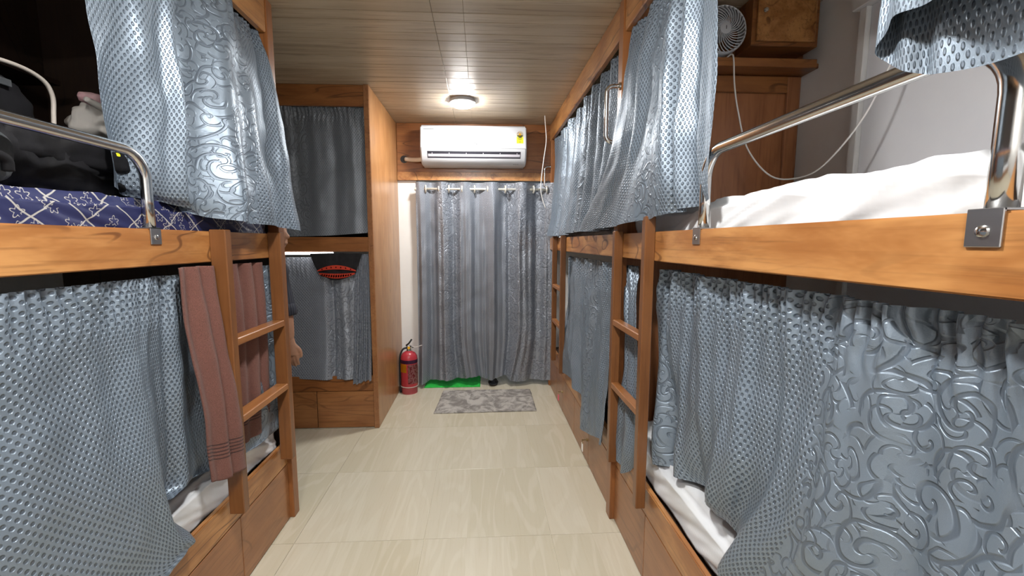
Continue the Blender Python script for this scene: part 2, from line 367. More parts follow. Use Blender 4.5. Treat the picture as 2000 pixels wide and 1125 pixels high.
def cloth(name, rows, mat, nrm, folds, nu=220, nv=110, fullness=1.35, u_off=0.0, wr=0.006, wander=0.8, seed=1.0, gather=0.0, parent=None, thick=0.0, vflip=False, phase=None, bands=None, extra=None):
    """rows: control polylines top..bottom (world). folds: [(count, phase, amp_top, amp_bottom, sharp)]"""
    cols = [catmull(r, nu) for r in rows]
    nrm = Vector(nrm); pts = []; uvs = []
    L = sum((cols[0][i + 1] - cols[0][i]).length for i in range(nu - 1))
    L2 = sum((cols[-1][i + 1] - cols[-1][i]).length for i in range(nu - 1)); L = (L + L2) / 2 * fullness
    colp = [catmull([c[i] for c in cols], nv) for i in range(nu)]
    hts = []
    for i in range(nu):
        h = [0.0]
        for j in range(1, nv): h.append(h[-1] + (colp[i][j] - colp[i][j - 1]).length)
        hts.append(h)
    for j in range(nv):
        tv = j / (nv - 1)
        for i in range(nu):
            tu = i / (nu - 1); p = colp[i][j].copy()
            wn = noise.noise(Vector((tu * 3.0 + seed * 5.1, tv * 0.8 + seed, seed))) * wander
            d = 0.0; lat = 0.0
            for (cnt, ph, a0, a1, sh) in folds:
                ar = 2 * PI * ((phase(tu) if phase else cnt * tu) + ph) + wn * (1.0 + 0.6 * tv)
                s = math.sin(ar); s = math.copysign(abs(s) ** sh, s)
                amp = a0 + (a1 - a0) * tv
                amp *= 0.75 + 0.5 * noise.noise(Vector((tu * cnt * 0.7 + seed, seed * 2.3, tv * 0.6)))
                d += s * amp; lat += math.cos(ar) * amp * 0.0
            if gather and tv < 0.16:
                k = (1 - tv / 0.16) ** 0.7
                d += gather * k * math.sin(tu * 2 * PI * L / 0.035 + 3 * noise.noise(Vector((tu * 9, tv * 14, seed))))
            d += wr * noise.noise(Vector((tu * L * 5.0, hts[i][j] * 3.2, seed * 3.0))) + wr * 0.5 * noise.noise(Vector((tu * L * 12.0, hts[i][j] * 9, seed)))
            if extra: d += extra(tu, tv)
            pts.append(p + nrm * d)
            hv = hts[i][-1] - hts[i][j] if vflip else hts[i][j]
            uvs.append((u_off + tu * L, hv))
    me = grid_mesh(name, pts, nu, nv, uvs)
    if bands is not None:        # 1 = dotted stripe, 0 = scrollwork stripe; bands = [(tu, value), ...] steps
        at = me.attributes.new('band', 'FLOAT', 'POINT'); vals = []
        for j in range(nv):
            for i in range(nu):
                tu = i / (nu - 1); b = bands[0][1]
                for (t0, val) in bands:
                    k = min(max((tu - t0) / 0.02 + 0.5, 0), 1); b = b + (val - b) * k
                vals.append(b)
        at.data.foreach_set('value', vals)
    if thick:
        bm = bmesh.new(); bm.from_mesh(me)
        bmesh.ops.solidify(bm, geom=bm.faces[:], thickness=thick); bm.to_mesh(me); bm.free()
    return link(name, me, mat, parent, True)
def blob(name, c, r, mat, parent=None, n=28, m=18, e=0.6, amp=0.0, fr=6.0, seed=0.0, rot=0.0, flat=None):
    """superellipsoid with cloth-like lumps"""
    bm = bmesh.new(); rings = []
    def sg(x, k): return math.copysign(abs(x) ** k, x)
    R = Matrix.Rotation(rot, 3, 'Z')
    for j in range(m + 1):
        ph = -PI / 2 + PI * j / m; ring = []
        for i in range(n):
            th = 2 * PI * i / n
            v = Vector((sg(math.cos(ph), e) * sg(math.cos(th), e) * r[0], sg(math.cos(ph), e) * sg(math.sin(th), e) * r[1], sg(math.sin(ph), e) * r[2]))
            q = v * fr
            v *= 1 + amp * (noise.noise(q + Vector((seed, seed, seed))) + 0.5 * noise.noise(q * 2.3 + Vector((seed, 0, 3))))
            v = R @ v + Vector(c)
            if flat is not None and v.z < flat: v.z = flat
            ring.append(bm.verts.new(v))
        rings.append(ring)
    for j in range(m):
        for i in range(n): bm.faces.new((rings[j][i], rings[j][(i + 1) % n], rings[j + 1][(i + 1) % n], rings[j + 1][i]))
    bmesh.ops.remove_doubles(bm, verts=bm.verts, dist=0.0004)
    bmesh.ops.recalc_face_normals(bm, faces=bm.faces)
    return link(name, tomesh(bm, name), mat, parent, True)
def apply_mods(o):
    dg = bpy.context.evaluated_depsgraph_get(); me = bpy.data.meshes.new_from_object(o.evaluated_get(dg))
    old = o.data; o.modifiers.clear(); o.data = me; bpy.data.meshes.remove(old)
    for p in me.polygons: p.use_smooth = True
    return o
def skin_mesh(name, verts, edges, mat, root, parent=None, sub=2):
    keys = list(verts); me = bpy.data.meshes.new(name)
    off = wloc(parent) if parent else Vector((0, 0, 0))
    me.from_pydata([tuple(Vector(verts[k][0]) - off) for k in keys], [(keys.index(a), keys.index(b)) for a, b in edges], [])
    me.materials.append(mat)
    o = bpy.data.objects.new(name, me); COL.objects.link(o); o.parent = parent
    sm = o.modifiers.new('skin', 'SKIN'); sm.use_smooth_shade = True
    sl = me.skin_vertices[0].data if me.skin_vertices else None
    for i, k in enumerate(keys):
        r = verts[k][1]; r = (r, r) if not isinstance(r, tuple) else r
        sl[i].radius = r; sl[i].use_root = (k == root)
    ss = o.modifiers.new('sub', 'SUBSURF'); ss.levels = sub; ss.render_levels = sub
    return o
def text(name, body, c, size, mat, parent, face='-y', depth=0.0006):
    cu = bpy.data.curves.new(name, 'FONT'); cu.body = body; cu.size = size; cu.align_x = 'CENTER'; cu.align_y = 'CENTER'; cu.extrude = depth; cu.offset = size * 0.02
    o = bpy.data.objects.new(name, cu); COL.objects.link(o); dg = bpy.context.evaluated_depsgraph_get()
    me = bpy.data.meshes.new_from_object(o.evaluated_get(dg)); bpy.data.objects.remove(o)
    me.transform(Matrix.Translation(Vector(c)) @ Matrix.Rotation(PI / 2, 4, 'X'))
    return link(name, me, mat, parent)

# ================================================================== SETTING
XL, XR, YB, YE = -1.95, 1.53, -1.3, 4.0
fl = box('floor', XL, XR + 0.02, YB, 5.3, -0.06, -0.004, M_grout, bev=0); tag(fl, kind='structure')
xe = [-1.95, -1.47, -0.87, -0.275, 0.32, 0.92, 1.53]; ye = [-1.3, -1.16, -0.56, 0.04, 0.64, 1.24, 1.84, 2.44, 3.04, 3.64, 4.24, 4.84, 5.3]
for i in range(len(xe) - 1):
    for j in range(len(ye) - 1):
        g = 0.0011
        box('tile', xe[i] + g, xe[i + 1] - g, ye[j] + g, ye[j + 1] - g, -0.004, 0.0, M_tile, fl, bev=0.0008)
ce = box('ceiling', XL, XR + 0.02, YB, YE, CEIL + 0.012, CEIL + 0.05, simple('dark ceiling gap', (0.06, 0.04, 0.025), 0.8), bev=0); tag(ce, kind='structure')
yy = 4.0; k = 0
while yy > YB + 0.02:
    wd = (0.082, 0.118)[k % 2]; y0 = max(yy - wd, YB)
    for (x0, x1) in ((XL, -0.2288), (-0.2276, -0.0803), (-0.0799, XR)):
        bm = bmesh.new(); bbox(bm, x0, x1, y0 + 0.0018, yy - 0.0018, CEIL, CEIL + 0.012, 0.0012)
        link('ceiling_plank', tomesh(bm), M_ceil, ce)
    yy -= wd; k += 1
# end wall with doorway
DX0, DX1, DZ = -0.60, 0.66, 1.945
we = bpy.data.objects.new('wall_end', None)
bm = bmesh.new()
bbox(bm, XL, DX0, YE, YE + 0.1, 0, CEIL); bbox(bm, DX1, XR + 0.02, YE, YE + 0.1, 0, CEIL); bbox(bm, DX0, DX1, YE, YE + 0.1, DZ, CEIL)
we = tag(link('wall_end', tomesh(bm), M_wallw), kind='structure')
tr = tag(box('trim_1', -0.768, 0.665, YE - 0.022, YE + 0.002, 1.945, CEIL - 0.001, woodX), 'brown laminate header board behind the air conditioner', kind='structure')
box('lower_lip', -0.768, 0.665, YE - 0.030, YE - 0.022, 1.945, 2.02, woodY, tr, 0.002)
tag(box('wall_left', XL - 0.08, XL, YB, 5.3, 0, CEIL, M_wallw, bev=0), kind='structure')
wr_ = tag(box('wall_right', XR, XR + 0.08, YB, 5.3, 0, CEIL, M_wallg, bev=0), kind='structure')
box('wall_board', XR - 0.012, XR, YB, 1.665, 1.0, CEIL - 0.16, M_walll, wr_, 0.003)
box('cover_strip', XR - 0.03, XR - 0.0, 1.665, 1.70, 1.0, CEIL - 0.16, M_wallw, wr_, 0.003)
box('wall_beam', XR - 0.045, XR, YB, 1.72, CEIL - 0.16, CEIL, M_wallw, wr_, 0.003)
tag(box('wall_back', XL, XR, YB - 0.08, YB, 0, CEIL, M_wallw, bev=0), kind='structure')
tag(box('wall_outside', XL, XR, 5.3, 5.36, 0, 2.6, M_wallw, bev=0), kind='structure')

# ================================================================== LAMPS
def lamp(x, y, label, mat=None):
    t = thing('ceiling_lamp', (x, y, CEIL - 0.02), label, 'lamp', 'round ceiling lamps along the aisle')
    lathe('rim', [(0.098, 0.0), (0.100, -0.022), (0.090, -0.027), (0.089, 0.0)][::-1], (x, y, CEIL), M_white, t, 28, 'z', False)
    lathe('diffuser', [(0.0005, -0.046), (0.04, -0.0455), (0.070, -0.042), (0.084, -0.036), (0.088, -0.029), (0.088, -0.020)], (x, y, CEIL), mat or M_lamp, t, 20)
lamp(-0.14, 3.35, 'lit round ceiling lamp in front of the air conditioner', M_lampfar)
lamp(-0.16, 0.80, 'lit round ceiling lamp above the middle of the aisle')
lamp(-0.16, -0.75, 'lit round ceiling lamp at the near end of the aisle')

# ================================================================== BUNKS
def side_bunk(name, s, xf, y0, y1, label, splits, posts, fascia=True, upper=True, xback=None, beam_off=0.015, base0=0.0):
    """bunk along the aisle. s=+1: right side (body towards +x), xf: front plane of the drawers"""
    t = thing(name, (xf + s * 0.4, (y0 + y1) / 2, 0), label, 'bunk bed', 'built-in bunk beds')
    def X(d): return xf + s * d
    box('front_rim', X(0.0), X(0.022), y0, y1, 0.288, 0.402, woodY, t, 0.004, 2)
    ed = [y0] + splits + [y1]
    for a, b in zip(ed[:-1], ed[1:]):
        d = box('drawer_front', X(0.001), X(0.02), a + 0.0015, b - 0.0015, 0.004, 0.285, woodDrw, t, 0.002)
    xb = abs(xback - xf)
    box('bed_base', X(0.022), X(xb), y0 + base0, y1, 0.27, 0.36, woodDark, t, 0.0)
    bo = -beam_off
    box('upper_beam', X(bo), X(bo + 0.024), y0, y1, 1.310, 1.418, woodY, t, 0.003, 2)
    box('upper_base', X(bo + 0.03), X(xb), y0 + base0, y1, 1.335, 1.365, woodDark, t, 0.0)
    if fascia: box('top_fascia', X(bo), X(bo + 0.03), y0, y1, 2.305, CEIL - 0.001, woodY, t, 0.004)
    for (a, b, z0, z1, fx) in posts:
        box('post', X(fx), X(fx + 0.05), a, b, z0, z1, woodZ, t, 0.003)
    return t
XLF, XRF = -0.968, 0.652
LB = side_bunk('bunk_bed', -1, XLF, YB, 2.03, 'wooden bunk on the left with navy mattress on the upper berth', [-0.4, 0.4, 0.82, 1.62], [(2.03, 2.085, 0, CEIL - 0.001, -0.02)], xback=XL)
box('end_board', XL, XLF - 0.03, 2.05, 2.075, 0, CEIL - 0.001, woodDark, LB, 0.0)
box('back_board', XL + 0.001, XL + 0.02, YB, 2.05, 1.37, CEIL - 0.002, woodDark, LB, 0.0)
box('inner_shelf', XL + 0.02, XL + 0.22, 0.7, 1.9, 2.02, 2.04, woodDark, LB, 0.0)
RB = side_bunk('bunk_bed', 1, XRF, YB, 1.935, 'wooden bunk on the right with white mattress and small locker', [-0.35, 0.75, 1.555], [(1.935, 1.995, 0, CEIL - 0.001, -0.022)], xback=XR)
box('partition', XRF + 0.03, XR, 2.03, 2.05, 0, CEIL - 0.001, woodPart, RB, 0.0)
box('partition_stile', 1.455, 1.515, 2.012, 2.03, 1.37, 2.16, woodPart, RB, 0.003)
box('partition_stile', XRF + 0.05, XRF + 0.11, 2.012, 2.03, 1.37, 2.16, woodPart, RB, 0.003)
box('partition_rail', XRF + 0.11, 1.455, 2.012, 2.03, 2.085, 2.16, woodX, RB, 0.003)
sh = box('shelf', XRF + 0.05, 1.53, 1.925, 2.03, 2.163, 2.185, woodX, RB, 0.003)
box('shelf_lip', XRF + 0.05, 1.515, 1.918, 1.928, 2.163, 2.20, woodX, sh, 0.002)
RF = side_bunk('bunk_bed', 1, XRF, 1.995, 3.99, 'wooden bunk on the right beside the doorway curtain', [2.45, 2.855, 3.27, 3.56], [(3.915, 3.97, 0, CEIL - 0.001, -0.012)], xback=XR, base0=0.056)
# locker above the shelf
lk = thing('locker', (1.34, 1.97, 2.245), 'small wooden locker with a steel knob above the fan shelf', 'cabinet')
box('body', 1.195, 1.50, 1.905, 2.03, 2.245, CEIL - 0.001, woodX, lk, 0.003)
dr = box('door', 1.212, 1.478, 1.893, 1.905, 2.262, CEIL - 0.006, woodY, lk, 0.002)
lathe('knob', [(0.009, 0.0), (0.011, 0.006), (0.008, 0.012), (0.001, 0.014)], (1.242, 1.893, 2.385), M_steel, dr, 16, 'y')
# transverse bunk
TY = 3.06; TX = -0.77
TB = thing('bunk_bed', (-1.35, 3.5, 0), 'wooden bunk set across the room behind the person', 'bunk bed', 'built-in bunk beds')
box('side_panel', TX - 0.035, TX, TY, YE - 0.001, 0, CEIL - 0.001, woodSide, TB, 0.003)
box('front_post', TX - 0.036, TX - 0.001, TY - 0.012, TY, 0, CEIL - 0.001, woodDrw, TB, 0.002)
xl = XL + 0.002; xr = TX - 0.037
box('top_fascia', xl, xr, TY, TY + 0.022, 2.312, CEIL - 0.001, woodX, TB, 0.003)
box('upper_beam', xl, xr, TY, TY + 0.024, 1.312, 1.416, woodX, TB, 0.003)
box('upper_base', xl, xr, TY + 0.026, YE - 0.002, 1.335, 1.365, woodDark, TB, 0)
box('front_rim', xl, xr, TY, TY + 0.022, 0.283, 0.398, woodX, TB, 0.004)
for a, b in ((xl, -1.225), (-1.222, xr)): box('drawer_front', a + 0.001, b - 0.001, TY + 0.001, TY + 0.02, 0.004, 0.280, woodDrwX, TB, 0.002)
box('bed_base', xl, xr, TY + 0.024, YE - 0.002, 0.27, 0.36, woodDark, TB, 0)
box('back_board', xl, xr, YE - 0.02, YE - 0.002, 1.37, CEIL - 0.002, woodDark, TB, 0)

# ladders
def ladder(xf, xb, y0, y1, ztop_n, ztop_f, zb, label, st=0.036):
    t = thing('bunk_ladder', ((xf + xb) / 2, (y0 + y1) / 2, zb), label, 'ladder', 'wooden bunk ladders')
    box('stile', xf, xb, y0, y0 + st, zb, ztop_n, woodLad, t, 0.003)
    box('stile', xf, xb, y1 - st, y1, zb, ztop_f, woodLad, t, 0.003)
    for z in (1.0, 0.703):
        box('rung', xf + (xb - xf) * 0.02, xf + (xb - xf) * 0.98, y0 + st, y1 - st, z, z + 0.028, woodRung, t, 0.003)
ladder(-0.897, -0.953, 1.528, 1.967, 1.424, 1.424, 0.36, 'wooden ladder beside the hanging brown towels')
ladder(0.598, 0.637, 1.520, 1.908, 1.475, 1.43, 0.335, 'wooden ladder on the right nearest the white mattress')
ladder(0.598, 0.637, 3.155, 3.56, 1.43, 1.43, 0.36, 'wooden ladder on the right next to the doorway curtain')

# ================================================================== MATTRESSES
def mattress(name, x0, x1, y0, y1, z0, z1, mat, label, sheet=True, seed=1.0):
    """rounded slab; the front long side shows soft wrinkles"""
    bm = bmesh.new(); bbox(bm, x0, x1, y0, y1, z0, z1, 0.028, 3)
    bmesh.ops.subdivide_edges(bm, edges=[e for e in bm.edges if abs(e.verts[0].co.y - e.verts[1].co.y) > 0.5], cuts=260, use_grid_fill=True)
    bmesh.ops.subdivide_edges(bm, edges=[e for e in bm.edges if abs(e.verts[0].co.z - e.verts[1].co.z) > 0.02 or abs(e.verts[0].co.x - e.verts[1].co.x) > 0.3], cuts=12, use_grid_fill=True)
    cx, cz = (x0 + x1) / 2, (z0 + z1) / 2
    for v in bm.verts:
        p = v.co.copy(); q = Vector((p.x * 3, p.y * 5.0 + p.z * 9.0, p.z * 3 + seed)); 
        a = noise.noise(q) * 0.012 + (abs(noise.noise(Vector((p.x * 2, p.y * 9 + p.z * 30, seed)))) - 0.2) * 0.012 + noise.noise(Vector((p.x * 5, p.y * 26 + p.z * 40, seed))) * 0.005
        side = 1 if p.x > cx else -1
        if abs(p.x - cx) > abs(x1 - x0) / 2 - 0.04: v.co.x += side * a
        if p.z > cz: v.co.z += a * 0.8
    t = link(name, tomesh(bm, name), mat, None, True)
    return tag(t, label, 'mattress', 'berth mattresses')
mattress('mattress', -1.93, -0.985, YB + 0.02, 2.02, 1.366, 1.503, M_navy, 'navy blue flower print mattress under the black bags', seed=2.0)
mattress('mattress', 0.698, 1.48, YB + 0.02, 1.90, 1.366, 1.512, M_sheet, 'white sheeted mattress on the upper right berth', seed=3.0)
mattress('mattress', 0.692, 1.50, YB + 0.02, 1.92, 0.361, 0.525, M_sheet, 'white sheeted mattress on the lower right berth under the big curtain', seed=4.0)
mattress('mattress', -1.93, -1.0, YB + 0.02, 2.02, 0.361, 0.53, M_sheet, 'white sheeted mattress on the lower left berth below the towels', seed=5.0)
mattress('mattress', 0.70, 1.50, 2.08, 3.95, 1.366, 1.45, M_sheet, 'white mattress behind the upper curtain beside the doorway', seed=6.0)
mattress('mattress', 0.76, 1.50, 2.08, 3.95, 0.361, 0.45, M_sheet, 'white mattress behind the lower curtain beside the doorway', seed=7.0)

# ================================================================== CURTAINS
G = 'embossed grey curtains'
def L3(x, pts): return [(x, y, z) for y, z in pts]
# left upper berth: pulled to the far end, spilling over the beam
c = cloth('berth_curtain', [
    [(-0.985, y, 2.30) for y in (1.13, 1.32, 1.52, 1.74, 1.95, 2.0)],
    [(-1.00, 1.19, 2.00), (-0.985, 1.35, 2.03), (-0.955, 1.47, 2.06), (-0.94, 1.67, 2.10), (-0.935, 1.90, 2.12), (-0.925, 2.0, 2.10)],
    [(-1.01, 1.225, 1.76), (-0.995, 1.36, 1.775), (-0.945, 1.45, 1.80), (-0.92, 1.64, 1.80), (-0.91, 1.87, 1.80), (-0.90, 2.01, 1.78)],
    [(-1.02, 1.240, 1.60), (-1.015, 1.355, 1.56), (-0.95, 1.45, 1.55), (-0.89, 1.60, 1.56), (-0.88, 1.84, 1.56), (-0.875, 2.02, 1.56)],
    [(-1.03, 1.255, 1.535), (-1.03, 1.38, 1.508), (-0.965, 1.48, 1.48), (-0.89, 1.58, 1.452), (-0.872, 1.83, 1.450), (-0.866, 2.025, 1.432)]],
    M_cur, (1, 0, 0), [(2.6, 0.55, 0.018, 0.026, 0.8), (5.3, 0.2, 0.010, 0.010, 1.0)], fullness=1.25, u_off=0.02, bands=[(0, 1), (0.42, 0), (0.70, 1)], extra=lambda tu, tv: (0.35 + 0.65 * tv) * (-0.055 * math.exp(-((tu - 0.4) / 0.035) ** 2) + 0.03 * math.exp(-((tu - 0.33) / 0.05) ** 2) + 0.03 * math.exp(-((tu - 0.55) / 0.07) ** 2) + -0.02 * math.exp(-((tu - 0.66) / 0.04) ** 2)) + 0.022 * math.exp(-((tu - (0.60 + 0.22 * tv)) / 0.05) ** 2), wr=0.016, seed=1.3, gather=0.006)
tag(c, 'silver blue embossed curtain hanging over the edge of the upper left berth', 'curtain', G)
# left lower berth
c = cloth('berth_curtain', [
    [(-0.992, y, 1.275) for y in (0.10, 0.45, 0.82, 1.15, 1.30, 1.45, 1.70, 2.01)],
    [(-0.985, y, 1.02) for y in (0.08, 0.42, 0.80, 1.14, 1.28, 1.45, 1.70, 1.99)],
    [(-0.960, 0.05, 0.72), (-0.955, 0.40, 0.72), (-0.955, 0.80, 0.72), (-0.955, 1.14, 0.72), (-0.975, 1.27, 0.76), (-0.985, 1.45, 0.76), (-0.985, 1.70, 0.74), (-0.975, 1.97, 0.72)],
    [(-0.945, 0.05, 0.42), (-0.945, 0.38, 0.42), (-0.945, 0.80, 0.42), (-0.945, 1.20, 0.45), (-0.972, 1.255, 0.60), (-0.985, 1.45, 0.585), (-0.985, 1.70, 0.54), (-0.968, 1.98, 0.54)],
    [(-0.94, 0.05, 0.28), (-0.94, 0.38, 0.28), (-0.94, 0.80, 0.29), (-0.94, 1.18, 0.395), (-0.945, 1.30, 0.445), (-0.972, 1.265, 0.57), (-0.985, 1.44, 0.572), (-0.99, 1.66, 0.52), (-0.975, 1.96, 0.50)]],
    M_cur, (1, 0, 0), [(6.0, 0.35, 0.007, 0.010, 0.9), (13.0, 0.1, 0.006, 0.004, 1.0)], nu=360, fullness=1.15, u_off=0.30, bands=[(0, 0), (0.28, 1), (0.90, 0)], extra=lambda tu, tv: 0.018 * math.sin(2 * PI * (2.2 * tu + 0.35 * tv)) * tv + -0.03 * math.exp(-((tu - 0.625) / 0.02) ** 2) + 0.012 * math.exp(-((tu - 0.66) / 0.02) ** 2), wr=0.014, seed=2.1, gather=0.008)
tag(c, 'wide silver blue curtain closing the lower left berth behind the brown towels', 'curtain', G)
# right upper near berth
c = cloth('berth_curtain', [
    [(0.675, y, 2.30) for y in (1.215, 1.33, 1.46, 1.62, 1.80, 1.90)],
    [(0.66, 1.19, 2.02), (0.65, 1.32, 2.04), (0.64, 1.45, 2.06), (0.63, 1.60, 2.08), (0.625, 1.76, 2.08), (0.625, 1.88, 2.08)],
    [(0.655, 1.18, 1.74), (0.635, 1.31, 1.76), (0.60, 1.42, 1.78), (0.60, 1.58, 1.78), (0.60, 1.75, 1.78), (0.59, 1.93, 1.76)],
    [(0.655, 1.175, 1.56), (0.65, 1.30, 1.56), (0.60, 1.40, 1.58), (0.58, 1.62, 1.56), (0.575, 1.90, 1.55), (0.56, 2.14, 1.54)],
    [(0.66, 1.17, 1.50), (0.665, 1.30, 1.49), (0.62, 1.42, 1.472), (0.575, 1.64, 1.455), (0.56, 1.96, 1.448), (0.54, 2.28, 1.440)]],
    M_cur, (-1, 0, 0), [(3.4, 0.1, 0.022, 0.030, 0.8), (7.0, 0.4, 0.008, 0.006, 1.0)], fullness=1.5, u_off=0.13, bands=[(0, 1), (0.40, 0), (0.62, 1)], extra=lambda tu, tv: -0.045 * math.exp(-((tu - (0.34 - 0.02 * tv)) / 0.03) ** 2) + 0.025 * math.exp(-((tu - (0.44 + 0.0 * tv)) / 0.05) ** 2) + -0.022 * math.exp(-((tu - (0.58 + 0.10 * tv)) / 0.05) ** 2), wr=0.014, seed=3.7, gather=0.005)
tag(c, 'silver blue curtain bunched beside the steel grab handle at the upper right berth', 'curtain', G)
# right upper far berth
c = cloth('berth_curtain', [
    [(0.685, y, 2.30) for y in (2.03, 2.4, 2.8, 3.3, 3.86)],
    [(0.67, y, 1.95) for y in (2.03, 2.4, 2.8, 3.3, 3.84)],
    [(0.645, y, 1.66) for y in (2.03, 2.4, 2.8, 3.28, 3.80)],
    [(0.615, 2.03, 1.445), (0.615, 2.4, 1.440), (0.615, 2.8, 1.45), (0.61, 3.25, 1.43), (0.60, 3.78, 1.435)]],
    M_cur, (-1, 0, 0), [(8.0, 0.3, 0.022, 0.026, 0.9), (17.0, 0.1, 0.006, 0.003, 1.0)], nu=320, fullness=1.5, u_off=0.2, bands=[(0, 1), (0.42, 0), (0.52, 1), (0.8, 0), (0.9, 1)], wr=0.01, seed=4.2, gather=0.006)
tag(c, 'grey embossed curtain closing the upper berth on the right beside the doorway', 'curtain', G)
# right lower near berth
c = cloth('berth_curtain', [
    [(0.702, y, 1.275) for y in (1.60, 1.45, 1.25, 1.05, 0.85, 0.62, 0.35, 0.05)],
    [(0.70, y, 1.05) for y in (1.62, 1.46, 1.25, 1.05, 0.85, 0.62, 0.35, 0.05)],
    [(0.70, 1.61, 0.80), (0.70, 1.44, 0.80), (0.685, 1.22, 0.80), (0.672, 1.03, 0.80), (0.665, 0.84, 0.80), (0.66, 0.62, 0.80), (0.66, 0.35, 0.80), (0.66, 0.05, 0.80)],
    [(0.705, 1.585, 0.58), (0.705, 1.42, 0.62), (0.69, 1.23, 0.64), (0.675, 1.07, 0.64), (0.65, 0.93, 0.60), (0.64, 0.68, 0.57), (0.635, 0.35, 0.57), (0.635, 0.05, 0.57)],
    [(0.715, 1.565, 0.50), (0.715, 1.40, 0.545), (0.705, 1.22, 0.575), (0.695, 1.085, 0.575), (0.655, 0.985, 0.47), (0.63, 0.72, 0.34), (0.62, 0.35, 0.31), (0.62, 0.05, 0.31)]],
    M_cur, (-1, 0, 0), [(7.5, 0.2, 0.012, 0.017, 0.7), (19.0, 0.1, 0.008, 0.002, 1.0)], nu=420, nv=130, fullness=1.2, u_off=0.03, bands=[(0, 1), (0.03, 0), (0.09, 1), (0.60, 0)], extra=lambda tu, tv: -0.028 * math.sin(2 * PI * (5.2 * tu ** 0.8 + 0.55 * tv)) * min(1, 0.25 + tv * 1.1) * (1.0 - 0.5 * tu) + -0.04 * math.exp(-((tu - (0.035 + 0.06 * tv)) / 0.022) ** 2), wr=0.016, seed=5.5, gather=0.011)
tag(c, 'large silver grey curtain gathered below the beam at the near lower right berth', 'curtain', G)
# strip of curtain behind the right near ladder
c = cloth('berth_curtain', [
    [(0.695, 1.84, 1.272), (0.695, 1.90, 1.272), (0.695, 1.985, 1.272)],
    [(0.675, 1.76, 1.06), (0.67, 1.84, 1.06), (0.675, 1.91, 1.06)],
    [(0.665, 1.69, 0.80), (0.66, 1.78, 0.80), (0.665, 1.86, 0.80)],
    [(0.648, 1.64, 0.52), (0.632, 1.72, 0.50), (0.635, 1.89, 0.52)],
    [(0.665, 1.66, 0.45), (0.632, 1.76, 0.345), (0.635, 1.85, 0.36)]],
    M_cur, (-1, 0, 0), [(2.2, 0.1, 0.015, 0.012, 0.9)], nu=80, fullness=2.0, u_off=0.05, bands=[(0, 1)], wr=0.012, seed=6.1, gather=0.006)
tag(c, 'narrow tucked end of grey curtain seen between the stiles of the near right ladder', 'curtain', G)
# right lower far berth
c = cloth('berth_curtain', [
    [(0.69, y, 1.272) for y in (2.03, 2.3, 2.6, 2.9, 3.15, 3.30)],
    [(0.67, y, 0.95) for y in (2.03, 2.25, 2.55, 2.85, 3.08, 3.25)],
    [(0.645, 2.02, 0.65), (0.64, 2.22, 0.65), (0.64, 2.50, 0.65), (0.645, 2.76, 0.65), (0.64, 3.0, 0.62), (0.632, 3.18, 0.60)],
    [(0.625, 1.995, 0.36), (0.615, 2.16, 0.32), (0.61, 2.40, 0.27), (0.625, 2.62, 0.40), (0.63, 2.85, 0.40), (0.628, 3.15, 0.372)]],
    M_cur, (-1, 0, 0), [(4.6, 0.25, 0.012, 0.020, 0.9), (11.0, 0.1, 0.006, 0.003, 1.0)], nu=260, fullness=1.35, u_off=0.16, bands=[(0, 1), (0.30, 0), (0.46, 1)], extra=lambda tu, tv: tv * 0.02 * math.sin(2 * PI * (3.1 * tu + 0.1)), wr=0.014, seed=7.9, gather=0.006)
tag(c, 'grey dotted curtain spilling over the drawers between the two right hand ladders', 'curtain', G)
# transverse bunk curtains
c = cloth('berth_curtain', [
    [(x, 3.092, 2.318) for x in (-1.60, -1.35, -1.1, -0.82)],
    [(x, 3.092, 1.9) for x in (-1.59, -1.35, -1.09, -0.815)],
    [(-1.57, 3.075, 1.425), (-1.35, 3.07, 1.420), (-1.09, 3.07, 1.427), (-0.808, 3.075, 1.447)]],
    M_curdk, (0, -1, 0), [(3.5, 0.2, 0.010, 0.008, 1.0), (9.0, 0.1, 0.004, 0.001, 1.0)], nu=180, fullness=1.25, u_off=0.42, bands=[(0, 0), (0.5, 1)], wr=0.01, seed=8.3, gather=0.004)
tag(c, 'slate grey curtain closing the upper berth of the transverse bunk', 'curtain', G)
c = cloth('berth_curtain', [
    [(x, 3.10, 1.272) for x in (-1.60, -1.40, -1.2, -1.05, -0.93)],
    [(x, 3.10, 0.9) for x in (-1.60, -1.40, -1.2, -1.05, -0.92)],
    [(-1.60, 3.09, 0.60), (-1.40, 3.09, 0.60), (-1.2, 3.085, 0.60), (-1.05, 3.085, 0.60), (-0.915, 3.08, 0.60)],
    [(-1.60, 3.06, 0.385), (-1.40, 3.055, 0.385), (-1.2, 3.05, 0.38), (-1.05, 3.05, 0.378), (-0.93, 3.05, 0.38)]],
    M_curdoor, (0, -1, 0), [(2.4, 0.05, 0.010, 0.012, 1.0), (5.5, 0.3, 0.004, 0.003, 1.0)], nu=160, fullness=1.15, u_off=0.10, bands=[(0, 1), (0.62, 0)], extra=lambda tu, tv: 0.018 * math.exp(-((tu - 0.6) / 0.05) ** 2) + -0.02 * math.exp(-((tu - 0.68) / 0.03) ** 2) + 0.02 * math.exp(-((tu - (0.80 + 0.05 * tv)) / 0.05) ** 2), wr=0.008, seed=9.1, gather=0.004)
tag(c, 'grey satin curtain closing the lower berth of the transverse bunk', 'curtain', G)
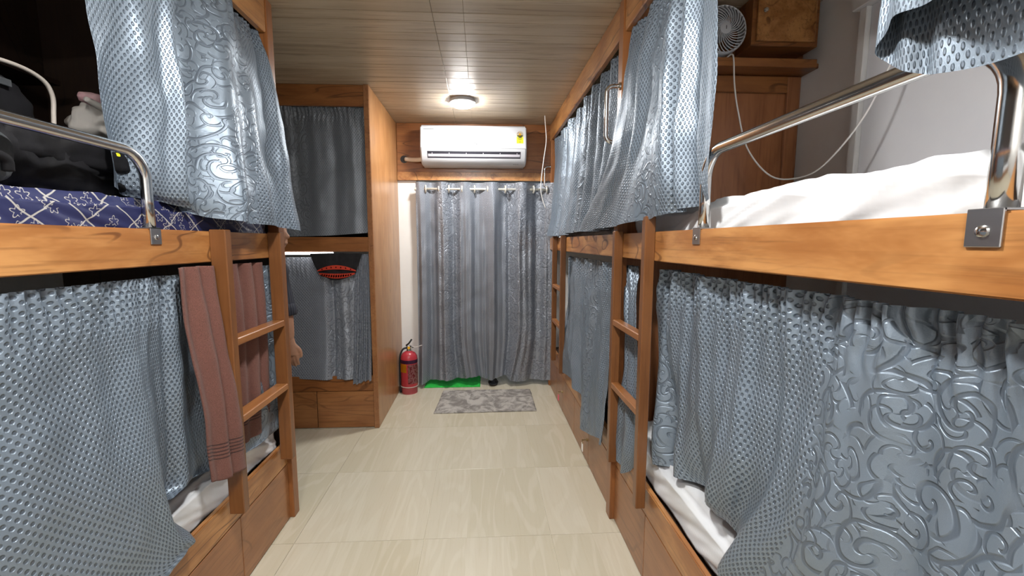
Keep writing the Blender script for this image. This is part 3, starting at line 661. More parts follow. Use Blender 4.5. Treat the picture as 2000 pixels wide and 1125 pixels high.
c = cloth('berth_curtain', [
    [(x, 3.085, 1.295) for x in (-0.885, -0.86, -0.835, -0.812)],
    [(x, 3.08, 1.1) for x in (-0.92, -0.88, -0.845, -0.812)],
    [(x, 3.06, 0.7) for x in (-0.935, -0.89, -0.85, -0.81)],
    [(-0.945, 3.035, 0.345), (-0.90, 3.03, 0.35), (-0.86, 3.03, 0.37), (-0.812, 3.035, 0.37)]],
    M_curdoor, (0, -1, 0), [(4.2, 0.3, 0.010, 0.020, 1.0)], nu=120, fullness=2.6, u_off=0.0, bands=[(0, 0), (0.4, 1)], wr=0.008, seed=10.4, gather=0.003)
tag(c, 'gathered grey curtain hanging beside the golden side panel of the transverse bunk', 'curtain', G)
# bunched curtain thrown over the near guard rail, upper right
c = cloth('berth_curtain', [
    [(0.690, 0.25, 2.30), (0.690, 0.42, 2.30), (0.690, 0.52, 2.30), (0.688, 0.57, 2.30), (0.680, 0.60, 2.30), (0.668, 0.57, 2.30), (0.665, 0.50, 2.30), (0.665, 0.40, 2.30), (0.665, 0.22, 2.30), (0.665, 0.02, 2.30)],
    [(0.66, 0.24, 2.0), (0.66, 0.42, 2.0), (0.66, 0.54, 2.0), (0.655, 0.60, 2.0), (0.645, 0.63, 2.0), (0.63, 0.60, 2.0), (0.62, 0.52, 2.0), (0.62, 0.42, 2.0), (0.62, 0.24, 2.0), (0.63, 0.02, 2.0)],
    [(0.635, 0.22, 1.79), (0.632, 0.42, 1.79), (0.628, 0.55, 1.79), (0.622, 0.615, 1.79), (0.610, 0.645, 1.79), (0.590, 0.61, 1.80), (0.575, 0.53, 1.80), (0.57, 0.43, 1.80), (0.57, 0.25, 1.80), (0.58, 0.02, 1.80)],
    [(0.620, 0.20, 1.60), (0.615, 0.42, 1.592), (0.610, 0.53, 1.596), (0.608, 0.595, 1.620), (0.600, 0.640, 1.662), (0.570, 0.595, 1.690), (0.550, 0.51, 1.672), (0.545, 0.42, 1.685), (0.55, 0.25, 1.68), (0.56, 0.02, 1.68)]],
    M_cur, (-1, 0, 0), [(4.0, 0.35, 0.006, 0.005, 0.9), (9.0, 0.1, 0.004, 0.005, 1.0)], nu=260, fullness=1.6, u_off=0.0, bands=[(0, 1)], wr=0.014, seed=11.2, gather=0.005)
tag(c, 'blue grey curtain hem lifted over the near end of the right guard rail', 'curtain', G)

# doorway curtain with eyelets
cent = [-0.665, -0.444, -0.235, -0.001, 0.281, 0.542, 0.80]          # where the cloth lies behind the rod
def door_phase(tu):
    x = -0.595 + tu * 1.262
    for i in range(len(cent) - 1):
        if x <= cent[i + 1]: return i + (x - cent[i]) / (cent[i + 1] - cent[i])
    return len(cent) - 1.0
YR = 3.925
dc = thing('doorway_curtain', (0.03, YR, 0.05), 'grey satin eyelet curtain hanging in the doorway', 'curtain')
cl = cloth('cloth', [
    [(x, YR, 1.922) for x in (-0.595, -0.2, 0.2, 0.667)],
    [(x, YR, 1.2) for x in (-0.595, -0.2, 0.2, 0.667)],
    [(x, YR, 0.5) for x in (-0.60, -0.2, 0.2, 0.675)],
    [(-0.605, YR, 0.03), (-0.50, YR, 0.055), (-0.35, YR, 0.075), (-0.2, YR, 0.072), (-0.08, YR, 0.10), (0.02, YR, 0.075), (0.1, YR, 0.07), (0.21, YR, 0.095), (0.30, YR, 0.05), (0.50, YR, 0.052), (0.68, YR, 0.055)]],
    M_curdoor, (0, 1, 0), [(6.0, 0.25, 0.052, 0.060, 0.9)], nu=380, nv=120, fullness=1.45, u_off=0.12, wr=0.012, wander=0.0, seed=12.0, parent=dc, phase=door_phase, bands=[(0, 1), (0.17, 0), (0.34, 1), (0.40, 1), (0.44, 1), (0.68, 0)], extra=lambda tu, tv: 0.012 * math.sin(2 * PI * (11.3 * tu + 0.2 * tv)) * min(1, tv * 4) + 0.006 * math.sin(2 * PI * (23.0 * tu)) * min(1, tv * 4))
rod = thing('curtain_rod', (0.03, YR, 1.862), 'steel curtain rod across the doorway below the header board', 'curtain rod')
tube('rod', [(-0.598, YR, 1.862), (0.655, YR, 1.862)], 0.0105, M_nickel, rod)
for x in (-0.598, 0.655): lathe('end_bracket', [(0.018, -0.008), (0.018, 0.008)], (x, YR, 1.862), M_nickel, rod, 16, 'x')
for i in range(1, len(cent) - 1):
    for sd in (-1, 1):
        x = cent[i] + sd * 0.062
        if x > 0.64: continue
        bm = bmesh.new()
        pts = [(x + 0.004 * math.sin(a) * sd, YR + 0.030 * math.sin(a) * 0.9, 1.862 + 0.030 * math.cos(a)) for a in [2 * PI * q / 20 for q in range(21)]]
        tube_bm(bm, pts, 0.0075, 8, False); link('eyelet', tomesh(bm), M_nickel, dc, True)

# ================================================================== TOWELS, SHIRT
t1 = cloth('towel', [
    [(-0.958, 1.36, 1.30), (-0.955, 1.42, 1.30), (-0.952, 1.47, 1.30), (-0.945, 1.518, 1.298)],
    [(-0.945, 1.365, 1.05), (-0.935, 1.42, 1.05), (-0.93, 1.475, 1.05), (-0.925, 1.525, 1.05)],
    [(-0.93, 1.375, 0.85), (-0.92, 1.43, 0.85), (-0.915, 1.48, 0.85), (-0.905, 1.535, 0.85)],
    [(-0.92, 1.385, 0.575), (-0.905, 1.43, 0.557), (-0.90, 1.48, 0.548), (-0.892, 1.545, 0.535)]],
    M_towel, (1, 0, 0), [(2.3, 0.2, 0.012, 0.009, 1.0)], nu=90, nv=120, fullness=1.3, wr=0.008, seed=13.0, thick=0.006, vflip=True)
tag(t1, 'brown striped towel hanging in front of the lower left curtain before the ladder', 'towel', 'brown terry towels')
t2 = cloth('towel', [
    [(-0.972, 1.60, 1.298), (-0.972, 1.70, 1.296), (-0.972, 1.80, 1.294), (-0.972, 1.905, 1.292)],
    [(-0.965, 1.60, 1.0), (-0.962, 1.70, 1.0), (-0.962, 1.80, 1.0), (-0.962, 1.895, 1.0)],
    [(-0.968, 1.60, 0.75), (-0.965, 1.70, 0.75), (-0.965, 1.80, 0.75), (-0.965, 1.89, 0.75)],
    [(-0.972, 1.60, 0.575), (-0.97, 1.70, 0.565), (-0.97, 1.80, 0.555), (-0.97, 1.89, 0.545)]],
    M_towel, (1, 0, 0), [(3.2, 0.3, 0.014, 0.008, 1.0)], nu=90, nv=120, fullness=1.2, wr=0.006, seed=14.0, thick=0.005, vflip=True)
tag(t2, 'brown striped towel hanging behind the rungs of the left ladder', 'towel', 'brown terry towels')
bs = thing('shirt', (-1.03, 3.03, 1.12), 'black shirt with red print hanging under the transverse bunk beam', 'shirt')
cloth('cloth', [
    [(-1.215, 3.05, 1.30), (-1.03, 3.045, 1.302), (-0.852, 3.05, 1.30)],
    [(-1.185, 3.045, 1.22), (-1.03, 3.03, 1.22), (-0.88, 3.045, 1.22)],
    [(-1.14, 3.045, 1.142), (-1.03, 3.028, 1.110), (-0.905, 3.045, 1.152)]],
    M_blackcloth, (0, -1, 0), [(3.0, 0.1, 0.004, 0.006, 1.0)], nu=60, nv=30, wr=0.008, seed=15.0, parent=bs, thick=0.004)
def arcband(name, x0, x1, zc, bow, h, y, mat, n=24, taper=True):
    bm = bmesh.new(); up = []; lo = []
    for i in range(n + 1):
        t = i / n; x = x0 + (x1 - x0) * t; k = 4 * t * (1 - t); hh = h * ((0.25 + 0.75 * k) if taper else 1.0); z = zc + bow * k; yy = y - 0.012 * k
        up.append(bm.verts.new((x, yy, z + hh / 2))); lo.append(bm.verts.new((x, yy, z - hh / 2)))
    for i in range(n): bm.faces.new((lo[i], lo[i + 1], up[i + 1], up[i]))
    bmesh.ops.solidify(bm, geom=bm.faces[:], thickness=0.002)
    return link(name, tomesh(bm), mat, bs)
arcband('red_print', -1.16, -0.892, 1.178, 0.026, 0.03, 3.022, M_redprint)
arcband('red_print', -1.15, -0.90, 1.160, -0.018, 0.034, 3.022, M_redprint)
for k in range(13):      # black figures cut into the red print
    x = -1.125 + k * 0.0165; q = 1 - ((x + 1.026) / 0.134) ** 2
    bm = bmesh.new(); z = 1.160 - 0.018 * q; hh = 0.012 * q + 0.002
    pr = [(x - 0.005, z - hh), (x + 0.003, z - hh * 0.3), (x + 0.006, z - hh), (x + 0.004, z + hh), (x - 0.002, z + hh * 0.2), (x - 0.006, z + hh * 0.8)]
    yy = 3.0212 - 0.012 * q
    bm.faces.new([bm.verts.new((a, yy - 0.0012, b)) for a, b in pr]); bmesh.ops.solidify(bm, geom=bm.faces[:], thickness=0.001)
    link('print_figure', tomesh(bm), M_blackcloth, bs)
    if k % 2 == 0:
        bm = bmesh.new(); z = 1.178 + 0.026 * q
        bm.faces.new([bm.verts.new((a, yy - 0.0012, b)) for a, b in ((x - 0.005, z - 0.005), (x, z + 0.008), (x + 0.006, z - 0.004))]); bmesh.ops.solidify(bm, geom=bm.faces[:], thickness=0.001)
        link('print_figure', tomesh(bm), M_blackcloth, bs)
tl = thing('tube_lamp', (-1.24, 3.072, 1.295), 'short lit white tube under the transverse bunk beam', 'lamp')
box('tube', -1.40, -1.06, 3.062, 3.078, 1.293, 1.309, M_tube, tl, 0.004, 2)
box('end_cap', -1.42, -1.40, 3.060, 3.080, 1.291, 1.309, M_white, tl, 0.002)

# ================================================================== RAILS AND HANDLES
def rail(xp, s, y0, y1, zb, zt, label, fx, r=0.0145):
    t = thing('guard_rail', (xp, (y0 + y1) / 2, zb), label, 'guard rail', 'steel berth guard rails')
    cr = 0.075; pts = []
    def arc(cy, cz, a0, a1): return [(xp, cy + cr * math.cos(a), cz + cr * math.sin(a)) for a in [a0 + (a1 - a0) * q / 8 for q in range(9)]]
    pts = [(xp, y1, zb), (xp, y1, zb + 0.08)] + arc(y1 - cr, zt - cr, 0, PI / 2) + [(xp, (y0 + y1) / 2, zt)] + arc(y0 + cr, zt - cr, PI / 2, PI) + [(xp, y0, zb + 0.08), (xp, y0, zb)]
    tube('rail_tube', pts, r, M_steel, t, 16)
    for y in (y0, y1):
        bm = bmesh.new(); o_ = abs(fx - xp) + 0.004
        bbox(bm, min(xp - s * o_, xp + s * 0.02), max(xp - s * o_, xp + s * 0.02), y - 0.02, y + 0.02, zb - 0.003, zb + 0.001, 0.001)
        bbox(bm, min(xp - s * o_, xp - s * (o_ - 0.004)), max(xp - s * o_, xp - s * (o_ - 0.004)), y - 0.02, y + 0.02, zb - 0.048, zb + 0.001, 0.001)
        b = link('bracket', tomesh(bm), M_brush, t)
        lathe('screw', [(0.008, 0.0), (0.007, 0.003), (0.003, 0.005)] if s < 0 else [(0.008, 0.0), (0.007, -0.003), (0.003, -0.005)], (xp - s * o_, y, zb - 0.028), M_steel, b, 14, 'x')
rail(-0.965, -1, 0.40, 1.285, 1.4215, 1.632, 'steel guard rail on the upper left berth in front of the bags', -0.953)
rail(0.655, 1, 0.505, 1.222, 1.4215, 1.638, 'steel guard rail on the upper right berth in front of the white mattress', 0.637, r=0.0155)
def handle(x, y, z0, z1, out, label):
    t = thing('grab_handle', (x, y, z0), label, 'handle', 'steel grab handles'); r = 0.03
    pts = [(x, y, z0), (x - out + r, y, z0)] + [(x - out + r - r * math.sin(a), y, z0 + r - r * math.cos(a)) for a in [PI / 2 * q / 6 for q in range(1, 7)]]
    pts += [(x - out + r - r * math.cos(a), y, z1 - r + r * math.sin(a)) for a in [PI / 2 * q / 6 for q in range(0, 7)]] + [(x, y, z1)]
    tube('grip', pts, 0.0095, M_steel, t, 14)
    for z in (z0, z1): lathe('base_plate', [(0.017, 0.0), (0.017, -0.004), (0.012, -0.007)], (x, y, z), M_steel, t, 18, 'x')
handle(0.628, 1.955, 1.835, 2.08, 0.06, 'long steel grab handle on the post between the right bunks')
handle(0.638, 3.94, 1.88, 2.07, 0.055, 'steel grab handle on the corner post by the doorway')

# ================================================================== AIR CONDITIONER
AX0, AX1, AYF, AZ0, AZ1 = -0.528, 0.398, 3.76, 2.055, 2.395
ac = thing('air_conditioner', (-0.065, 3.87, AZ0), 'white wall mounted air conditioner above the doorway', 'air conditioner')
prof = [(YE - 0.031, AZ1), (3.83, AZ1), (3.80, AZ1 - 0.006), (3.783, AZ1 - 0.022), (AYF + 0.008, AZ1 - 0.13), (AYF, 2.19), (AYF + 0.004, 2.178), (3.800, 2.105), (3.83, 2.075), (3.87, 2.058), (YE - 0.031, AZ0)]
extrude_profile('body', prof, AX0, AX1, M_white, ac, 0.012)
extrude_profile('front_panel', [(3.79, AZ1 - 0.03), (3.779, AZ1 - 0.026), (AYF + 0.003, AZ1 - 0.13), (AYF - 0.006, 2.196), (AYF - 0.002, 2.189), (3.79, 2.189)], AX0 + 0.006, AX1 - 0.006, M_white, ac, 0.003)
def yat(z): return AYF + 0.004 + (2.178 - z) / (2.178 - 2.105) * (3.800 - AYF - 0.004)
lv = [(AX0 + 0.055, AX1 - 0.05)]
extrude_profile('vent_slot', [(yat(2.166) - 0.001, 2.166), (yat(2.112) - 0.001, 2.112), (yat(2.112) + 0.004, 2.112), (yat(2.166) + 0.004, 2.166)], AX0 + 0.06, AX1 - 0.052, M_dark, ac)
extrude_profile('louvre', [(yat(2.144) - 0.002, 2.144), (yat(2.124) - 0.004, 2.126), (yat(2.124) - 0.001, 2.123), (yat(2.144), 2.140)], AX0 + 0.066, AX1 - 0.058, M_white2, ac)
for k in range(6):
    x = AX0 + 0.10 + k * 0.148; box('vane', x, x + 0.004, yat(2.15) - 0.003, yat(2.15) + 0.002, 2.145, 2.163, M_white2, ac, 0)
extrude_profile('lower_slot', [(3.812, 2.094), (3.822, 2.084), (3.825, 2.087), (3.815, 2.097)], AX0 + 0.06, AX1 - 0.052, M_dark, ac)
def yfp(z): return AYF + 0.003 + (z - (AZ1 - 0.13)) / 0.104 * (3.779 - AYF - 0.003) if z > AZ1 - 0.13 else AYF - 0.006 + (z - 2.196) / (AZ1 - 0.13 - 2.196) * 0.009
text('brand_lettering', 'VOLTAS', (-0.065, yfp(2.225) - 0.0040, 2.225), 0.026, M_grey, ac)
extrude_profile('trim_line', [(yfp(2.352) - 0.0012, 2.354), (yfp(2.352) - 0.0012, 2.351), (yfp(2.352) + 0.001, 2.352)], AX0 + 0.03, AX0 + 0.12, M_grey, ac)
# energy label
def acpatch(name, x0, x1, z0, z1, mat, off=0.0015):
    return extrude_profile(name, [(yfp(z0) - off, z0), (yfp(z1) - off, z1), (yfp(z1) + 0.001, z1), (yfp(z0) + 0.001, z0)], x0, x1, mat, ac)
el = acpatch('energy_label', 0.309, 0.367, 2.235, 2.292, M_yel2)
for z, a, b in ((2.282, 0.318, 0.357), (2.270, 0.322, 0.353), (2.258, 0.334, 0.341), (2.246, 0.331, 0.345)):
    acpatch('label_print', a, b, z - 0.0022, z + 0.0022, M_grey, 0.0028)
bm = bmesh.new()
vc = (0.338, yfp(2.312) - 0.002, 2.312)
for a0, a1, col in ((0, PI, 'g'), (PI, 2 * PI, 'y')): pass
bm.free()
def disc_half(name, r, a0, a1, mat, off):
    bm = bmesh.new(); n = 14
    vs = [bm.verts.new((vc[0] + r * math.cos(a0 + (a1 - a0) * q / n), yfp(vc[2] + r * math.sin(a0 + (a1 - a0) * q / n)) - off, vc[2] + r * math.sin(a0 + (a1 - a0) * q / n))) for q in range(n + 1)]
    bm.faces.new(vs); bmesh.ops.solidify(bm, geom=bm.faces[:], thickness=0.0008); link(name, tomesh(bm), mat, ac)
disc_half('star_dial', 0.029, 0, 2 * PI, simple('pale dial', (0.62, 0.55, 0.42), 0.5), 0.0022)
disc_half('dial_sector', 0.027, PI * 1.08, PI * 1.92, simple('olive dial', (0.16, 0.18, 0.03), 0.5), 0.0034)
disc_half('dial_sector', 0.025, PI * 0.55, PI * 0.95, simple('dial red', (0.45, 0.22, 0.16), 0.5), 0.0034)
disc_half('dial_star', 0.010, 0, 2 * PI, M_yel, 0.0046)
for k in range(3): box('panel_mark', 0.285 + k * 0.017, 0.297 + k * 0.017, 3.836, 3.842, 2.0705, 2.0745, M_grey, ac, 0)
# pipe and its hole
pp = thing('drain_pipe', (-0.62, 3.93, 2.13), 'white wrapped pipe from air conditioner to dark wall hole', 'pipe')
tube('pipe', [(-0.500, 3.90, 2.125), (-0.56, 3.915, 2.118), (-0.62, 3.945, 2.122), (-0.69, 3.975, 2.132)], 0.019, simple('wrapped pipe tape', (0.66, 0.60, 0.52), 0.7), pp, 12, 20)
lathe('hole', [(0.034, -0.002), (0.034, 0.002)], (-0.703, 3.9775, 2.132), M_black, pp, 24, 'y')
tube('loop_cable', [(0.545, 3.70, CEIL), (0.552, 3.71, 2.38), (0.562, 3.72, 2.25), (0.545, 3.74, 2.10), (0.530, 3.76, 1.95), (0.528, 3.78, 1.84), (0.545, 3.79, 1.76), (0.575, 3.80, 1.68)], 0.004, M_wire, None, 8, 50)
tag(bpy.data.objects['loop_cable'], 'white loose cable dangling from the ceiling right of the air conditioner', 'cable')

# ================================================================== FIRE EXTINGUISHER
ex = thing('fire_extinguisher', (-0.672, 3.80, 0), 'red fire extinguisher standing beside the doorway curtain', 'extinguisher')
ec = (-0.672, 3.80, 0.0); er = 0.076
lathe('skirt', [(er * 0.93, 0.0), (er * 0.95, 0.062)], ec, M_redlo, ex)
lathe('cylinder', [(er * 0.98, 0.062), (er, 0.07), (er, 0.315), (er * 0.95, 0.345), (er * 0.75, 0.372), (er * 0.42, 0.388), (er * 0.3, 0.392)], ec, M_red, ex)
lathe('neck', [(0.020, 0.392), (0.020, 0.41), (0.014, 0.412), (0.014, 0.43)], ec, M_brush, ex)
def patch(name, a0, a1, z0, z1, mat, r=er + 0.001):
    bm = bmesh.new(); n = 12; A = []; B = []
    for q in range(n + 1):
        a = a0 + (a1 - a0) * q / n
        A.append(bm.verts.new((ec[0] + r * math.cos(a), ec[1] + r * math.sin(a), z0))); B.append(bm.verts.new((ec[0] + r * math.cos(a), ec[1] + r * math.sin(a), z1)))
    for q in range(n): bm.faces.new((A[q], A[q + 1], B[q + 1], B[q]))
    bmesh.ops.solidify(bm, geom=bm.faces[:], thickness=-0.001); return link(name, tomesh(bm), mat, ex, True)
patch('purple_band', -PI, 0.2, 0.285, 0.318, M_purple)
patch('yellow_label', -PI * 0.95, -PI * 0.55, 0.205, 0.283, M_yel, er + 0.0014)
patch('print_label', -PI * 0.50, -PI * 0.05, 0.10, 0.278, M_label, er + 0.0014)
box('valve_body', -0.687, -0.657, 3.785, 3.815, 0.408, 0.440, M_brush, ex, 0.004)
bm = bmesh.new(); tube_bm(bm, [(-0.69, 3.80, 0.428), (-0.66, 3.795, 0.436), (-0.628, 3.79, 0.425)], 0.007, 8); link('carry_handle', tomesh(bm), M_black, ex, True)
bm = bmesh.new(); tube_bm(bm, [(-0.695, 3.80, 0.440), (-0.668, 3.795, 0.462), (-0.642, 3.79, 0.500)], 0.0075, 8); link('squeeze_lever', tomesh(bm), M_black, ex, True)
lathe('gauge', [(0.012, 0.0), (0.012, 0.008)], (-0.668, 3.784, 0.423), M_yel, ex, 16, 'y')
tube('hose', [(-0.69, 3.80, 0.42), (-0.725, 3.795, 0.405), (-0.752, 3.79, 0.34), (-0.756, 3.79, 0.22), (-0.755, 3.79, 0.10), (-0.752, 3.79, 0.05)], 0.0085, M_black, ex, 10, 40)
tube('nozzle', [(-0.752, 3.79, 0.06), (-0.751, 3.79, 0.004)], 0.011, M_black, ex, 10)
tube('hose_strap', [(ec[0] + (er + 0.003) * math.cos(a), ec[1] + (er + 0.003) * math.sin(a), 0.068) for a in [2 * PI * q / 24 for q in range(25)]], 0.004, M_piping, ex, 6)
tube('seal_tie', [(-0.645, 3.78, 0.435), (-0.60, 3.775, 0.433), (-0.545, 3.77, 0.45)], 0.0022, M_wire, ex, 6, 16)

# ================================================================== MATS AND SMALL FLOOR THINGS
def shag(name, c4, h, mat, label, cat, nz=0.006, nu=70, nv=50, fr=40):
    a, b, c_, d = [Vector(p) for p in c4]; bm = bmesh.new(); top = []
    for j in range(nv):
        row = []
        for i in range(nu):
            u, v = i / (nu - 1), j / (nv - 1)
            p = a.lerp(b, u).lerp(d.lerp(c_, u), v); e = min(u, 1 - u, v, 1 - v)
            p.x += 0.004 * noise.noise(p * 25); p.y += 0.004 * noise.noise(p * 25 + Vector((5, 5, 5)))
            p.z = h * min(1, 0.45 + e * 22) + nz * noise.noise(p * fr) * min(1, e * 20)
            row.append(bm.verts.new(p))
        top.append(row)
    for j in range(nv - 1):
        for i in range(nu - 1): bm.faces.new((top[j][i], top[j][i + 1], top[j + 1][i + 1], top[j + 1][i]))
    rim = [top[0][i] for i in range(nu)] + [top[j][-1] for j in range(1, nv)] + [top[-1][i] for i in range(nu - 2, -1, -1)] + [top[j][0] for j in range(nv - 2, 0, -1)]
    low = [bm.verts.new((v.co.x, v.co.y, 0.0005)) for v in rim]; n = len(rim)
    for i in range(n): bm.faces.new((rim[i], low[i], low[(i + 1) % n], rim[(i + 1) % n]))
    bm.faces.new(low)
    bmesh.ops.recalc_face_normals(bm, faces=bm.faces)
    return tag(link(name, tomesh(bm), mat, None, True), label, cat)
shag('floor_mat', [(-0.395, 3.285, 0), (0.443, 3.300, 0), (0.448, 3.80, 0), (-0.365, 3.80, 0)], 0.016, M_mat, 'mottled grey shaggy mat on the tiles before the doorway', 'mat')
shag('floor_mat', [(-0.555, 3.90, 0), (-0.02, 3.905, 0), (-0.02, 4.45, 0), (-0.555, 4.45, 0)], 0.012, M_green, 'bright green mat under the doorway curtain', 'mat', nz=0.001)
sl = thing('sandal', (0.105, 3.98, 0), 'black sandal toe showing under the doorway curtain', 'shoe')
blob('sole', (0.105, 4.02, 0.012), (0.045, 0.11, 0.012), M_black, sl, 24, 8, 0.7, flat=0.001)
tube('strap', [(0.065, 3.99, 0.015), (0.085, 3.98, 0.05), (0.105, 3.975, 0.058), (0.125, 3.98, 0.05), (0.145, 3.99, 0.015)], 0.012, M_black, sl, 8, 14)
def keytag(y, z, mat, label):
    t = thing('key_tag', (0.64, y, z), label, 'key tag', 'tagged keys left in drawer locks')
    lathe('lock_barrel', [(0.009, 0.010), (0.009, 0.0)], (0.643, y, z), M_brass, t, 14, 'x')
    box('key', 0.616, 0.643, y - 0.006, y + 0.006, z - 0.001, z + 0.001, M_brass, t, 0)
    tube('ring', [(0.622 + 0.004 * math.sin(a), y + 0.010 * math.cos(a), z - 0.010 + 0.012 * math.sin(a)) for a in [2 * PI * q / 16 for q in range(17)]], 0.0014, M_brass, t, 6)
    box('tag', 0.617, 0.622, y - 0.017, y + 0.017, z - 0.072, z - 0.020, mat, t, 0.003, 2)
keytag(3.29, 0.165, M_pinktag, 'pink key tag hanging from a drawer near the doorway')
keytag(2.47, 0.155, M_wire, 'white key tag hanging from a drawer between the right ladders')

# ================================================================== FAN AND CABLE
fn = thing('desk_fan', (1.083, 1.965, 2.186), 'small round white fan standing on the partition shelf', 'fan')
fc = Vector((1.083, 1.955, 2.322)); fr_ = 0.102
lathe('shroud', [(0.100, 0.028), (0.104, 0.022), (0.104, -0.02), (0.098, -0.03), (0.094, -0.026), (0.099, -0.018), (0.099, 0.02), (0.095, 0.026), (0.100, 0.028)], fc, M_white, fn, 40, 'y', False)
bm = bmesh.new()
for k in range(30):
    a0 = 2 * PI * k / 30
    pts = [(fc.x + r * math.cos(a0 + (r - 0.02) * 13), fc.y - 0.027 - 0.010 * (1 - (r / fr_) ** 2), fc.z + r * math.sin(a0 + (r - 0.02) * 13)) for r in (0.024, 0.04, 0.056, 0.072, 0.086, 0.098)]
    tube_bm(bm, pts, 0.0022, 5)
link('grille', tomesh(bm), M_white, fn, True)
lathe('hub', [(0.028, 0.028), (0.028, 0.036), (0.018, 0.041), (0.001, 0.042)], fc, M_white, fn, 24, 'y')
text('hub_mark', 'l', (fc.x, fc.y - 0.0425, fc.z), 0.02, M_grey, fn)
for k in range(5):
    a = 2 * PI * k / 5; bm = bmesh.new(); n = 6; A = []; B = []
    for q in range(n + 1):
        r = 0.02 + 0.068 * q / n; wdt = 0.35 + 0.25 * q / n
        A.append(bm.verts.new((fc.x + r * math.cos(a), fc.y - 0.008, fc.z + r * math.sin(a)))); B.append(bm.verts.new((fc.x + r * math.cos(a + wdt * 1.5), fc.y + 0.012, fc.z + r * math.sin(a + wdt * 1.5))))
    for q in range(n): bm.faces.new((A[q], A[q + 1], B[q + 1], B[q]))
    bmesh.ops.solidify(bm, geom=bm.faces[:], thickness=0.0015); link('blade', tomesh(bm), M_blade, fn, True)
lathe('motor', [(0.03, 0.014), (0.034, 0.0), (0.034, -0.035), (0.022, -0.045)], fc, M_white, fn, 24, 'y')
lathe('base', [(0.045, 0.0), (0.046, 0.006), (0.03, 0.014), (0.014, 0.02), (0.012, 0.04)], (1.083, 1.972, 2.186), M_white, fn, 24)
cb = tube('fan_cable', [(1.10, 1.94, 2.200), (1.115, 1.915, 2.21), (1.105, 1.88, 2.17), (1.085, 1.83, 2.05), (1.09, 1.80, 1.93), (1.115, 1.76, 1.77), (1.17, 1.68, 1.645), (1.235, 1.60, 1.63), (1.30, 1.56, 1.68), (1.37, 1.50, 1.82), (1.40, 1.45, 1.97), (1.44, 1.42, 2.15), (1.475, 1.40, 2.34), (1.48, 1.39, 2.453)], 0.0032, M_wire, None, 8, 90)
tag(cb, 'thin white cable looping from the small fan up to the ceiling', 'cable')

# ================================================================== BAGS ON THE LEFT UPPER BERTH
bp = thing('backpack', (-1.40, 1.05, 1.505), 'black backpack with pale piping on the navy mattress', 'bag')
blob('body', (-1.46, 1.05, 1.69), (0.20, 0.30, 0.185), M_bag, bp, 70, 46, 0.55, 0.10, 9, 1.0, flat=1.506)
blob('front_pocket', (-1.27, 1.02, 1.68), (0.06, 0.26, 0.14), M_bag, bp, 60, 40, 0.5, 0.10, 12, 2.0)
tube('piping', [(-1.205, 0.80, 1.815), (-1.20, 1.00, 1.812), (-1.20, 1.18, 1.835), (-1.20, 1.262, 1.825), (-1.20, 1.29, 1.79), (-1.20, 1.287, 1.73), (-1.20, 1.28, 1.66)], 0.0055, M_piping, bp, 8, 50)
box('patch', -1.206, -1.202, 1.155, 1.19, 1.775, 1.793, M_bagg, bp, 0.001)
tube('shoulder_strap', [(-1.38, 0.85, 1.86), (-1.33, 0.92, 1.90), (-1.30, 1.02, 1.89), (-1.30, 1.10, 1.85)], 0.012, M_bagg, bp, 8, 20)
db = thing('duffel_bag', (-1.16, 1.20, 1.505), 'black soft bag lying against the steel rail on the navy mattress', 'bag')
blob('body', (-1.17, 1.20, 1.58), (0.12, 0.33, 0.095), M_bag, db, 90, 50, 0.65, 0.20, 15, 4.0, flat=1.506)
blob('flap', (-1.10, 1.24, 1.62), (0.06, 0.24, 0.05), M_bag, db, 70, 40, 0.6, 0.24, 18, 5.0)
lathe('snap_button', [(0.007, 0.0), (0.006, 0.004)], (-1.045, 1.295, 1.628), M_yel2, db, 12, 'x')
gb = thing('pouch', (-1.05, 0.93, 1.505), 'charcoal cloth pouch beside the rail at the left edge', 'bag')
blob('body', (-1.06, 0.89, 1.566), (0.055, 0.12, 0.062), M_bagg, gb, 32, 18, 0.6, 0.08, 10, 6.0, flat=1.506)
tube('handle_loop', [(-1.01, 0.86, 1.55), (-0.995, 0.90, 1.565), (-0.993, 0.95, 1.555), (-0.998, 0.96, 1.53)], 0.010, M_bag, gb, 8, 20)
wc = thing('cloth_bundle', (-1.17, 1.45, 1.68), 'crumpled off white cloth bundle on top of the black bags', 'cloth')
blob('bundle', (-1.18, 1.475, 1.755), (0.07, 0.115, 0.058), M_white_cloth, wc, 80, 50, 0.6, 0.30, 17, 7.0)
blob('pink_end', (-1.14, 1.345, 1.795), (0.02, 0.035, 0.018), M_pink, wc, 24, 16, 0.8, 0.35, 40, 8.0)
tube('knot', [(-1.13, 1.40, 1.775), (-1.12, 1.35, 1.775), (-1.12, 1.30, 1.785)], 0.012, M_white_cloth, wc, 8, 14, rr=[0.016 - 0.009 * q / 13 for q in range(14)])

